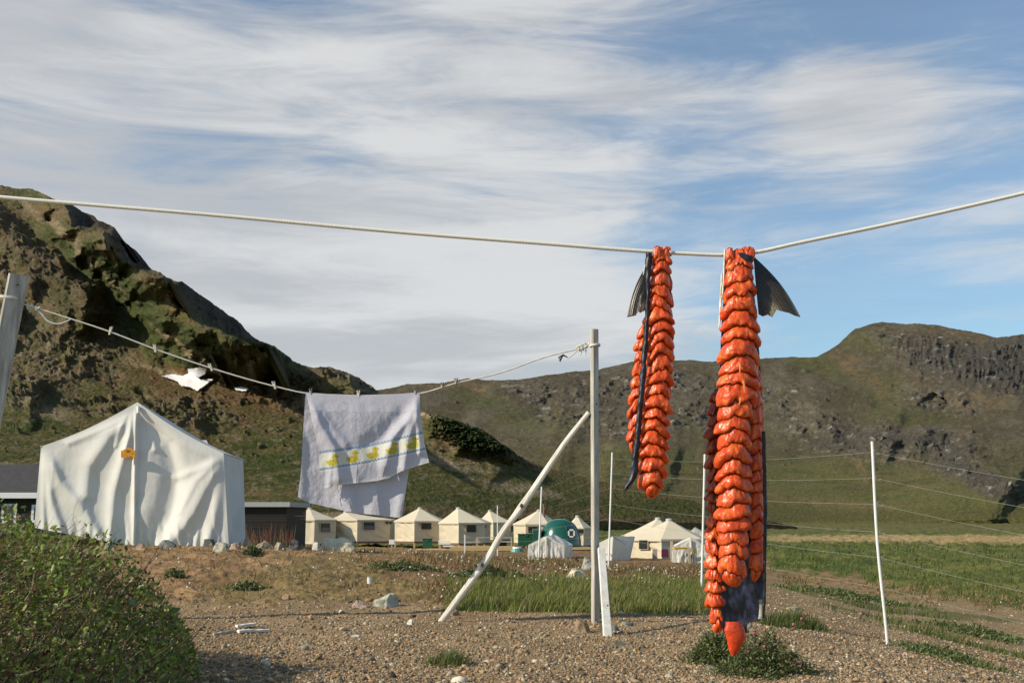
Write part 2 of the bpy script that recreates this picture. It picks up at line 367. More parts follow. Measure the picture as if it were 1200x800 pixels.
# ------------------------------------------------------------------ mountains
def build_mountain(name, px0, px1, nc, sil, bottom, nr, depthf, relief, colorf, silnoise=1.5, back=(120, 60)):
    px = np.linspace(px0, px1, nc); sx = np.array([a for a, b in sil], float); sy = np.array([b for a, b in sil], float)
    top = np.interp(px, sx, sy); top = top + silnoise * (fbm(px / 22.0, 3.3, 0, 4) * 1.3) - silnoise * .6 * np.abs(pn(px / 6.0, 8.1))
    bot = np.maximum(np.interp(px, [px0, px1], [bottom, bottom]), top + 4)
    t = np.linspace(0, 1, nr); PX, T = np.meshgrid(px, t); PY = bot[None] + (top - bot)[None] * T
    Yd = depthf(PX, PY, top[None]); q = P(PX, PY, Yd); dY, dn, mask = relief(PX, PY, q, top[None])
    q = P(PX, PY, Yd + dY); q = q + dn[..., None] * np.array([0, -.80, .60]) * (1 - .75 * ss(.93, 1, T))[..., None]
    C = colorf(PX, PY, q, mask)
    rows = [q]; crow = [C]
    last = q[-1]
    for k in range(1, 7):
        f = k / 6; rows.append((last + np.stack([0 * px, back[0] * f + 0 * px, -back[1] * f ** 1.4 + 0 * px], -1))[None]); crow.append(C[-1:] * 1.0)
    V = np.concatenate(rows); Cc = np.concatenate(crow)
    m = mat('hillside_rock_and_turf', attr=True, rough=.95, var=.28, scale=.9, bump=.9, bscale=1.3, dist=.5, det=9, spec=.08)
    return link(name, V.reshape(-1, 3), gridf(V.shape[0], nc), m, loc=(0, 0, 0), cols=Cc.reshape(-1, 3), smooth=True, kind='structure')
def A3(*v): return np.array(v, float)
GREEN1, GREEN2, OLIVE, BROWN, ROCK, ROCKD, TAN, RUST = A3(.048, .064, .018), A3(.078, .088, .026), A3(.115, .10, .038), A3(.15, .105, .055), A3(.20, .165, .115), A3(.115, .10, .085), A3(.27, .215, .13), A3(.17, .09, .045)
def mixc3(C, w, c): w = np.clip(w, 0, 1)[..., None]; return C * (1 - w) + c * w

def left_depth(PX, PY, top):
    h = np.clip((612 - PY) / 400.0, 0, 1.3)
    return 135 + 80 * h + 100 * h ** 1.5 + 25 * ss(-200, 500, PX) + np.clip(PX - 420, 0, 600) * .09
LSP = [  # spurs: crest line, relief in metres, gentle width, steep width (pixels)
 ([(58, 205), (72, 238), (82, 260), (100, 272), (136, 278), (170, 280)], 50, 26, 44), ([(120, 272), (123, 288), (134, 304), (160, 318), (186, 324), (215, 322)], 46, 24, 44),
 ([(178, 295), (192, 328), (212, 360), (240, 386), (300, 402), (340, 402)], 60, 34, 48), ([(-60, 240), (0, 262), (24, 284), (58, 310), (98, 340), (130, 392)], 26, 50, 26),
 ([(44, 262), (70, 284), (100, 312), (126, 352)], 5, 18, 16), ([(-80, 330), (-20, 352), (30, 372)], 10, 40, 12),
 ([(330, 418), (372, 434), (440, 466)], 14, 30, 12), ([(150, 330), (190, 372), (214, 420)], 5, 26, 16), ([(-40, 432), (20, 446), (60, 462)], 5, 40, 10),
 ([(150, 470), (200, 486), (250, 480)], 3, 30, 10), ([(500, 488), (540, 500), (585, 520), (612, 545)], 5, 40, 12)]
def relief_common(q, mask, sc, amp, lump=1.0):
    x, y, z = q[..., 0] / sc, q[..., 1] / sc, q[..., 2] / sc
    rg = ridged(x * .5, y * .5, z * .7, 5, .55)
    f1, f2, v = cell(x * 1.1 + .4 * pn(x * 2, y * 2, z * 2), y * 1.1, z * 1.1)
    f1b, f2b, vb = cell(x * 3.1, y * 3.1, z * 3.1)
    crag = ((v - .5) * .40 + (vb - .5) * .22) * amp + (rg - .6) * .42 * amp
    f3, f4, vc = cell(x * 1.9 + .5 * pn(x, y, z), y * 1.9, z * 1.1); crag = crag - ss(.14, .0, f4 - f3) * .16 * amp
    soft = fbm(x * .30, y * .30, z * .30, 7, .55) * amp * .24 + np.abs(pn(x * .15, y * .15, z * .15)) * amp * 1.1
    return crag * mask + soft * lump, v, vb
def left_relief(PX, PY, q, top):
    d = np.zeros_like(PX); mask = np.zeros_like(PX)
    wx = PX + 7 * fbm(PX / 26, PY / 26, 1, 4); wy = PY + 7 * fbm(PX / 26, PY / 26, 8, 4)
    for pts, A, wl, wr in LSP:
        D, sg, tp = seg_sd(wx, wy, pts, True)
        left = np.exp(-(D / wl) ** 2); right = 1 - ss(-.35, 1.1, (D + .1 * wr) / wr) * 1.0
        right = right / max(1e-6, float(1 - ss(-.35, 1.1, .1))); d -= A * tp * np.where(sg > 0, right, left); mask = np.maximum(mask, np.where(sg > 0, 1, .5) * np.exp(-(D / (wr * 1.6)) ** 2))
    for e in ((60, 415, 85, 34, 12), (20, 330, 50, 40, 30), (-60, 350, 90, 90, 0), (30, 300, 50, 14, 40), (30, 466, 34, 12, 10), (110, 478, 50, 8, 8), (180, 492, 40, 9, 0), (240, 492, 46, 10, 0), (260, 430, 40, 16, 15), (330, 470, 60, 12, 15), (510, 492, 22, 6, 20), (440, 455, 40, 10, 20)):
        mask = np.maximum(mask, ell(wx, wy, *e))
    brk = ss(-.1, .35, fbm(PX / 16, PY / 9, 3, 4)); mask = np.clip(mask * (.45 + .55 * brk) + .7 * ss(.50, .75, fbm(PX / 14, PY / 8, 6, 5)) * ss(560, 500, PY), 0, 1)
    sn = np.maximum(ell(wx, wy, 222, 443, 44, 15, 0), ell(wx, wy, 284, 455, 18, 6, 0)); mask = mask * (1 - sn) * (1 - .75 * ell(wx, wy, 205, 385, 120, 40, 38)) * (1 - .6 * ell(wx, wy, 95, 300, 60, 22, 40))
    crag, v, vb = relief_common(q, mask, 7.5, 4.2, .40); crag = crag * (1 - .8 * sn)
    # the shrubby knoll
    kn = ell(wx, wy, 555, 512, 52, 20, 25); d -= kn * 5 + kn * np.abs(fbm(PX / 5, PY / 4, 2, 3)) * 5
    return d, crag, (mask, v, vb, wx, wy)
def left_color(PX, PY, q, mk):
    mask, v, vb, wx, wy = mk; n = fbm(PX / 30, PY / 16, 4, 5); n2 = fbm(PX / 7, PY / 4, 5, 4)
    C = np.zeros(PX.shape + (3,)) + OLIVE; C = mixc3(C, ss(-.3, .4, n), BROWN); C = mixc3(C, ss(.0, .5, n2 - n) * .5, GREEN2)
    for e in ((60, 540, 120, 45, 0), (10, 480, 80, 22, 5), (320, 545, 90, 22, 5), (330, 518, 50, 14, 0), (190, 395, 90, 26, 38), (120, 325, 70, 20, 42), (160, 350, 70, 16, 45), (80, 292, 50, 12, 35), (230, 405, 60, 16, 35), (300, 402, 60, 10, 18), (560, 565, 120, 22, 4), (430, 560, 90, 24, 0), (400, 500, 60, 12, 10), (500, 592, 400, 10, 0), (50, 228, 40, 10, 10)):
        C = mixc3(C, ell(wx, wy, *e) * (.9 + n2 * .4), GREEN1 * 1.15 if e[1] not in (540, 565, 560, 592) else GREEN2 * .95)
    for e in ((260, 464, 80, 18, 14), (330, 470, 50, 18, 15), (200, 440, 40, 10, 0)): C = mixc3(C, ell(wx, wy, *e) * (.45 + n2), RUST)
    for e in ((105, 305, 60, 4, 44), (60, 262, 40, 6, 35), (200, 440, 50, 4, 20), (215, 408, 46, 3.5, 35), (50, 480, 40, 7, 15), (15, 556, 30, 6, 0), (300, 600, 50, 10, 10), (520, 545, 60, 7, 8), (400, 610, 60, 6, 0), (600, 575, 60, 5, 10)): C = mixc3(C, ell(wx, wy, *e) * .9, TAN)
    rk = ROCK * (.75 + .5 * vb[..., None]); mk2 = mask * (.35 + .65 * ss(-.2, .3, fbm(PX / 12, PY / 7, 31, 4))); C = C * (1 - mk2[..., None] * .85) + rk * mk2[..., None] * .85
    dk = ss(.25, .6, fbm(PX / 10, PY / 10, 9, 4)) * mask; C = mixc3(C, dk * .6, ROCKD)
    for e in ((108, 258, 34, 13, 32), (158, 298, 32, 13, 45), (252, 362, 62, 17, 38), (60, 330, 80, 20, 38)): C = mixc3(C, ell(wx, wy, *e) * (.85 if e[0] > 80 else .35), A3(.050, .038, .028))  # dark cliff rock, with the shade of the right-hand faces painted into its colour
    lowb = ss(462, 500, PY) * ss(640, 560, PX + 0 * PY); bn = fbm(PX / 60, PY / 7, 61, 5); C = mixc3(C, lowb * ss(.0, .4, bn) * .75, A3(.15, .115, .05)); C = mixc3(C, lowb * ss(.1, .5, fbm(PX / 45, PY / 6, 64, 5)) * .6, A3(.042, .055, .017)); C = mixc3(C, lowb * ss(.35, .6, fbm(PX / 18, PY / 5, 67, 5)) * .7, ROCK)
    sp = ss(.25, .6, fbm(PX / 3.2, PY / 2.2, 41, 3)) * ss(-.4, .2, fbm(PX / 22, PY / 12, 44, 3)); C = mixc3(C, sp * .5, ROCK); sd2 = ss(.2, .55, fbm(PX / 3.6, PY / 2.0, 47, 3)); C = mixc3(C, sd2 * .45, A3(.035, .04, .016))
    C = C * .76; kn = ell(wx, wy, 555, 512, 52, 18, 25); C = mixc3(C, kn, A3(.035, .05, .016)); C = mixc3(C, kn * ss(.1, .4, n2), A3(.05, .07, .02))
    tip = ell(wx, wy, 495, 487, 14, 4, 10); C = mixc3(C, tip, TAN)
    return C
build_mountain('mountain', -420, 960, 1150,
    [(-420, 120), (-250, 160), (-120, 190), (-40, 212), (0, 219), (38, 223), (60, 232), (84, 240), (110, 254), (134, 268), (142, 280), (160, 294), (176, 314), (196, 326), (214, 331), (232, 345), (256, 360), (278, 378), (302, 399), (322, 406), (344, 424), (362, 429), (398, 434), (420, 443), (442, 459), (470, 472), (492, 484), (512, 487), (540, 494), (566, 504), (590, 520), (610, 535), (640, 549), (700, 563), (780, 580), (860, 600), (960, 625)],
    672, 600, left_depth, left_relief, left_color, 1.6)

def far_depth(PX, PY, top):
    h = np.clip((612 - PY) / 190.0, 0, 1.3)
    return 420 + 240 * h + 120 * h * h - 60 * ss(900, 1250, PX)
FSP = [([(1040, 398), (1100, 404), (1150, 412), (1260, 420)], 0, 20, 10), ([(1118, 512), (1140, 538), (1168, 556), (1200, 574)], 22, 60, 26), ([(985, 400), (1000, 390), (1040, 380)], 0, 20, 10),
       ([(930, 500), (985, 498), (1040, 520), (1110, 518)], 14, 14, 50), ([(640, 470), (700, 480), (760, 500)], 8, 50, 18), ([(1090, 470), (1080, 455), (1140, 448), (1240, 452)], 16, 30, 20),
       ([(560, 452), (600, 470), (640, 500), (690, 520)], 8, 60, 22), ([(900, 425), (960, 460), (1020, 480), (1070, 500)], 10, 60, 20), ([(700, 520), (760, 530), (800, 545)], 10, 40, 16)]
def far_relief(PX, PY, q, top):
    d = np.zeros_like(PX); mask = np.zeros_like(PX)
    wx = PX + 6 * fbm(PX / 24, PY / 24, 11, 4); wy = PY + 5 * fbm(PX / 24, PY / 24, 18, 4)
    for pts, A, wl, wr in FSP:
        D, sg, tp = seg_sd(wx, wy, pts, True); left = np.exp(-(D / wl) ** 2); right = np.exp(-np.clip(D - 1, 0, None) / wr)
        d -= A * tp * np.where(sg > 0, right, left)
    for e in ((1130, 425, 90, 26, 12), (1200, 430, 60, 34, 0), (1100, 470, 50, 14, 10), (1020, 520, 70, 22, 8), (1110, 535, 50, 22, 30), (960, 500, 50, 14, 0), (1070, 400, 60, 12, 0), (900, 470, 60, 16, 0), (660, 470, 60, 16, 10), (620, 455, 40, 7, 0), (760, 450, 80, 18, 0), (1150, 570, 50, 14, 20), (700, 500, 80, 14, 10), (800, 490, 60, 16, 0)):
        mask = np.maximum(mask, ell(wx, wy, *e))
    brk = ss(-.15, .4, fbm(PX / 14, PY / 8, 13, 4)); mask = np.clip(mask * (.3 + .7 * brk) + .5 * ss(.6, .95, fbm(PX / 12, PY / 6, 16, 5)) * ss(585, 540, PY), 0, 1)
    cliff = np.maximum(ell(wx, wy, 1130, 430, 85, 20, 14), ell(wx, wy, 1200, 425, 60, 30, 0))
    d += cliff * (-9 * np.abs(pn(PX / 9.0, PY / 26.0, 3)) - 5 * np.abs(pn(PX / 4, PY / 12.0, 5)))
    crag, v, vb = relief_common(q, mask, 17.0, 6.5)
    return d, crag, (mask, v, vb, wx, wy)
def far_color(PX, PY, q, mk):
    mask, v, vb, wx, wy = mk; n = fbm(PX / 40, PY / 20, 24, 5); n2 = fbm(PX / 8, PY / 4, 25, 4)
    C = np.zeros(PX.shape + (3,)) + A3(.088, .072, .042); C = mixc3(C, ss(-.2, .5, n), A3(.115, .10, .068)); C = mixc3(C, ss(.1, .5, n2) * .6, A3(.15, .125, .09))
    low = ss(515, 560, PY + n * 14); C = mixc3(C, low * .75, A3(.105, .10, .036)); C = mixc3(C, low * ss(.0, .45, fbm(PX / 70, PY / 6, 71, 5)) * .6, A3(.14, .105, .05)); C = mixc3(C, low * ss(.15, .5, fbm(PX / 50, PY / 6, 74, 5)) * .6, A3(.045, .055, .018)); C = mixc3(C, ss(575, 600, PY + n2 * 6) * .9, A3(.08, .080, .027))
    for e in ((640, 495, 60, 16, 5), (1040, 460, 30, 20, 30), (960, 430, 50, 14, 25), (1010, 400, 30, 14, 20), (860, 510, 60, 14, 0), (1060, 490, 60, 10, 0), (940, 560, 60, 20, 0), (1060, 590, 120, 14, 0), (760, 540, 60, 12, 0), (560, 470, 40, 8, 10)): C = mixc3(C, ell(wx, wy, *e) * (.5 + n2 * .6), A3(.10, .11, .035))
    for e in ((1010, 440, 50, 10, 35), (1100, 395, 60, 10, 5), (1140, 470, 40, 10, 0), (540, 452, 60, 6, 0), (980, 590, 80, 6, 4), (1000, 545, 30, 5, 40)): C = mixc3(C, ell(wx, wy, *e) * (.5 + n2 * .6), A3(.17, .12, .06))
    rk = A3(.11, .098, .08) * (.7 + .6 * vb[..., None]); m = mask[..., None] * .9; C = C * (1 - m) + rk * m
    for e in ((1140, 430, 80, 26, 14), (1020, 522, 60, 16, 8), (1110, 540, 40, 18, 30), (1205, 425, 60, 30, 0), (1150, 570, 50, 12, 20)): C = mixc3(C, ell(wx, wy, *e) * .75, A3(.065, .06, .052))
    s3 = ss(.25, .6, fbm(PX / 3.0, PY / 1.8, 51, 3)); C = mixc3(C, s3 * .4, A3(.17, .15, .12)); s4 = ss(.2, .55, fbm(PX / 3.6, PY / 2.0, 57, 3)); C = mixc3(C, s4 * .4, A3(.04, .038, .022))
    C = C * .84
    sp = (ss(.62, .7, vb) * ss(.2, .5, n2)) * mask; C = mixc3(C, sp * .6, A3(.32, .31, .28))
    return C
build_mountain('hills', 330, 1750, 1150,
    [(330, 462), (440, 458), (480, 451), (520, 449), (548, 443), (566, 446), (600, 446), (640, 441), (700, 433), (740, 424), (790, 422), (835, 424), (870, 423), (900, 421), (958, 418), (982, 404), (1002, 386), (1034, 377), (1060, 380), (1092, 381), (1130, 388), (1168, 396), (1190, 393), (1230, 396), (1300, 410), (1420, 440), (1750, 500)],
    650, 360, far_depth, far_relief, far_color, 1.0, back=(300, 120))

# ------------------------------------------------------------------ snow, far stones
def slab_patch(name, pts, label, Yoff):
    """melting snow lying on the slope: a thin sheet draped just proud of the hillside"""
    pass

# ------------------------------------------------------------------ canvas sheets with folds
def fold_sheet(x, y, folds, spx=1.0):
    """relief towards the viewer in units of pixels: (polyline, height, gentle left width, steep right width)"""
    d = np.zeros_like(x)
    for pts, A, wl, wr in folds:
        D, sg = seg_sd(x, y, pts); ys = [p[1] for p in pts]
        tpr = ss(min(ys) - 8, min(ys) + 26, y) if A > 0 else ss(min(ys) - 8, min(ys) + 26, y)
        d += A * tpr * np.where(sg > 0, np.exp(-(D / wr) ** 2), np.exp(-(D / wl) ** 2))
    return d

CANVAS = mat('white_canvas', (.64, .63, .60), rough=.85, var=.05, scale=3, bump=.25, bscale=260, dist=.003, spec=.15)
def wall_tent():
    Yf, Yb = 19.0, 22.6
    base = P(158, 634, Yf); root = thing('wall_tent', (base[0], (Yf + Yb) / 2, float(gz0(base[0], Yf)) - .05), 'large white canvas wall tent with a closed front and orange patch near the boulders', 'tent', None)
    # front gable
    n = 260; m = 190
    s = np.linspace(0, 1, n)
    tx = np.interp(s, [0, .49, 1], [48, 161, 262]); ty = np.interp(s, [0, .49, 1], [523, 471, 531]); ty = ty + 4 * np.sin(np.pi * np.clip(s / .49, 0, 1)) * (s < .49) + 4 * np.sin(np.pi * np.clip((s - .49) / .51, 0, 1)) * (s > .49)
    bx = np.interp(s, [0, .5, 1], [40, 157, 268]); by = np.interp(s, [0, .5, 1], [618, 640, 640]); t = np.linspace(0, 1, m)[:, None]
    wv = 3 * np.sin(t * 3.1) * (1 - np.abs(2 * s - 1))[None]
    X = tx * (1 - t) + bx * t + wv * 0; Y = ty * (1 - t) + by * t
    folds = [([(160, 474), (158, 560), (157, 640)], 4.2, 4, 2.2), ([(166, 478), (196, 520), (206, 556), (200, 600), (180, 640)], -7, 24, 13), ([(262, 534), (246, 560), (226, 600), (196, 640)], 5, 20, 11),
             ([(264, 536), (258, 580), (246, 632)], 4, 12, 9), ([(52, 526), (70, 566), (100, 600), (120, 640)], 5, 15, 10), ([(50, 526), (58, 580), (76, 640)], 3.5, 9, 8), ([(50, 526), (50, 580), (52, 640)], 2, 5, 4),
             ([(154, 484), (128, 510), (104, 546), (100, 580)], 4.5, 16, 12), ([(158, 486), (146, 530), (134, 575), (128, 640)], 4.5, 10, 9), ([(158, 482), (134, 494), (110, 506), (80, 518)], 2.2, 8, 6),
             ([(150, 480), (142, 500), (136, 522)], 1.6, 5, 4), ([(155, 480), (152, 510), (146, 530)], 1.6, 4, 4), ([(166, 480), (176, 502), (182, 526)], 1.8, 5, 5), ([(172, 482), (200, 510), (232, 526), (258, 536)], 2.0, 10, 8),
             ([(262, 534), (236, 548), (206, 560)], 1.8, 7, 6), ([(262, 532), (230, 562), (210, 600)], 1.6, 9, 6), ([(84, 532), (110, 560), (150, 590)], -2.6, 20, 16)]
    folds = [(p_, a_, b_ * .72, c_ * .72) for p_, a_, b_, c_ in folds]; d = 1.05 * fold_sheet(X, Y, folds); d = d + .9 * fbm(X / 34, Y / 60, 3, 2) + .10 * fbm(X / 5, Y / 9, 4, 3)
    d = d + 1.0 * np.sin(X * .55 + 2 * fbm(X / 20, Y / 20, 7, 2)) * ss(600, 640, Y)
    edge = np.minimum(1, np.minimum(s, 1 - s) * 14)[None] * np.minimum(1, t * 9)
    Yd = Yf - d * edge * Yf / F
    V = P(X, Y, Yd).reshape(-1, 3)
    link('canvas_front', V, gridf(m, n), CANVAS, root, smooth=True)
    # sides, roof and back, built in space
    def Pq(px, py, Y): return P(px, py, Y)
    aL, aR, ap = Pq(48, 523, Yf), Pq(262, 531, Yf), Pq(161, 471, Yf)
    bL, bR = Pq(40, 618, Yf), Pq(268, 640, Yf)
    sh = lambda p, py=None: None
    eRb = Pq(285, 538, Yb); gRb = Pq(288, 636, Yb); apb = np.array([ap[0] + (eRb[0] - aR[0]), Yb, ap[2] - .0]); eLb = aL + (apb - ap); gLb = bL + (apb - ap); apb[2] = ap[2] - .02
    def sheet(name, c00, c01, c10, c11, nu, nv, rip, k=0):
        u = np.linspace(0, 1, nu)[None, :, None]; v = np.linspace(0, 1, nv)[:, None, None]
        S = (c00 * (1 - u) + c01 * u) * (1 - v) + (c10 * (1 - u) + c11 * u) * v
        nrm = np.cross(c01 - c00, c10 - c00); nrm /= np.linalg.norm(nrm)
        w = rip * (fbm(u[..., 0] * 5 + k, v[..., 0] * 2.5, 1, 3) + .7 * np.sin(u[..., 0] * 22 + 2 * v[..., 0])) * np.minimum(1, np.minimum(u, 1 - u)[..., 0] * 8) * np.minimum(1, np.minimum(v, 1 - v)[..., 0] * 6)
        return link(name, (S + nrm * w[..., None]).reshape(-1, 3), gridf(nv, nu), CANVAS, root, smooth=True)
    sheet('side_wall', aR, eRb, bR, gRb, 60, 40, .03); sheet('side_wall', eLb, aL, gLb, bL, 60, 40, .03, 4)
    i_ = int(round(.49 * (n - 1))); Fr = P(X[0], Y[0], Yf); ker = apb - ap; kR = eRb - aR
    for a_, b_ in ((0, i_ + 1), (i_, n)):
        seg_ = Fr[a_:b_]; u = np.linspace(0, 1, 50)[:, None, None]; wgt = (np.linspace(0, 1, len(seg_)) if a_ else np.zeros(len(seg_)))[None, :, None]
        S = seg_[None] + u * (ker * (1 - wgt) + kR * wgt); S[..., 2] += .012 * np.sin(np.pi * u[..., 0]) * fbm(S[..., 0] * 4, S[..., 1] * 3, 2, 3)
        link('roof', S.reshape(-1, 3), gridf(50, len(seg_)), CANVAS, root, smooth=True)
    sheet('back_wall', (apb + eLb) / 2, (apb + eRb) / 2, gLb, gRb, 30, 20, .02, 3)
    # eave fringe, hem ties
    cw = mat('cord_white', (.6, .58, .52), var=.1, scale=60); MB().tube([aR + [0, -.01, 0], eRb + [.01, 0, 0]], .012, 6).link('eave_cord', cw, root); MB().tube([aL + [0, -.01, 0], eLb], .012, 6).link('eave_cord', cw, root)
    mb = MB(); q = P(np.array([142, 146, 148.5, 151, 153.5, 156, 158.5, 158.5, 142]), np.array([528, 526.5, 525, 523.8, 525, 526.5, 528, 536, 536]), Yf - .13)
    V = q; V2, F2 = thick(V, [tuple(range(9))], np.array([0, -.008, 0])); mb.add(V2, F2)
    mb.link('orange_patch', mat('orange_patch', (.62, .27, .03), rough=.6, var=.3, scale=14), root)['label'] = 'orange arched maker patch sewn on the canvas front'
    mb = MB(); rr = random.Random(3)
    for k in range(9):
        a = 144 + rr.random() * 12; b = 527 + rr.random() * 8
        mb.beam(P(a, b, Yf - .145), P(a + rr.uniform(-3, 3), b + rr.uniform(-1.5, 1.5), Yf - .145), .007, .004)
    mb.link('patch_print', mat('patch_print', (.12, .06, .03)), root)
    mb = MB(); mb.tube([P(162, 476, Yf - .02), P(162, 484, Yf - .04)], .028, 8); mb.link('vent_grommet', mat('grommet', (.75, .75, .72), rough=.4), root)
    # guy rope pegs at the foot
    return root
wall_tent()

# ------------------------------------------------------------------ dark timber huts behind the wall tent
DARKW = mat('dark_stained_boards', (.022, .017, .013), rough=.7, var=.3, scale=3, bump=.5, bscale=6, dist=.01, stretch=(1, 1, 8))
WHITE = mat('white_paint', (.72, .72, .72), rough=.5, var=.05, scale=8)
ROOFD = mat('dark_roof_felt', (.055, .052, .055), rough=.85, var=.2, scale=5)
GLASS = mat('dark_glass', (.02, .025, .03), rough=.08, spec=.8, var=.1)
def hut(px0, px1, pytop, pybot, Y, depth, label, pent, win=()):
    a, b = P(px0, pytop, Y), P(px1, pytop, Y); g = P(px0, pybot, Y)[2] - .4
    x0, x1, zt = float(a[0]), float(b[0]), float(a[2])
    r = thing('timber_hut', ((x0 + x1) / 2, Y + depth / 2, g), label, 'hut', 'dark timber huts near the wall tent')
    mb = MB()
    nb = 16; hgt = zt - g
    for k in range(nb): mb.box((x0, Y + (.0 if k % 2 else .012), g + hgt * k / nb), (x1, Y + depth, g + hgt * (k + 1) / nb - .003))
    mb.link('wall', DARKW, r)
    mb = MB()
    if pent: mb.box((x0 - .15, Y - .18, zt - .02), (x1 + .12, Y - .15, zt + .16)); mb.box((x1 + .12, Y - .18, zt - .02), (x1 + .15, Y + depth, zt + .16)); mb.link('fascia', mat('grey_fascia', (.36, .37, .37), var=.08), r); mb = MB(); mb.box((x0 - .15, Y - .148, zt + .02), (x1 + .118, Y + depth + .1, zt + .14)); mb.link('roof', ROOFD, r)
    else:
        mb.box((x0 - .3, Y - .32, zt - .02), (x1 + .3, Y - .29, zt + .18)); mb.link('fascia', WHITE, r)
        V = np.array([(x0 - .3, Y - .287, zt + .14), (x1 + .3, Y - .287, zt + .14), (x1 + .3, Y + depth / 2, zt + .14 + depth * .26), (x0 - .3, Y + depth / 2, zt + .14 + depth * .26), (x1 + .3, Y + depth + .3, zt + .1), (x0 - .3, Y + depth + .3, zt + .1)])
        MB().add(V, [(0, 1, 2, 3), (3, 2, 4, 5), (0, 5, 4, 1), (1, 4, 2), (0, 3, 5)]).link('roof', ROOFD, r)
    for (wa, wb, wc, wd) in win:
        p, q = P(wa, wb, Y), P(wc, wd, Y); f = .09
        mb = MB(); mb.box((p[0], Y - .05, q[2]), (p[0] + f, Y - .002, p[2])); mb.box((q[0] - f, Y - .05, q[2]), (q[0], Y - .002, p[2])); mb.box((p[0] + f, Y - .05, p[2] - f), (q[0] - f, Y - .002, p[2])); mb.box((p[0] + f, Y - .05, q[2]), (q[0] - f, Y - .002, q[2] + f))
        w = mb.link('window', WHITE, r); mb = MB(); mb.box((p[0] + f, Y - .03, q[2] + f), (q[0] - f, Y - .003, p[2] - f)); mb.link('pane', GLASS, w)
    return r
hut(-70, 75, 583, 625, 40, 4.5, 'long dark hut with white fascia and white window frames, left of the wall tent', False, ((3, 590, 19, 613), (38, 591, 52, 612), (-36, 590, -18, 613)))
hut(262, 336, 593, 640, 42, 4, 'small flat roofed black shed right of the white wall tent', True)

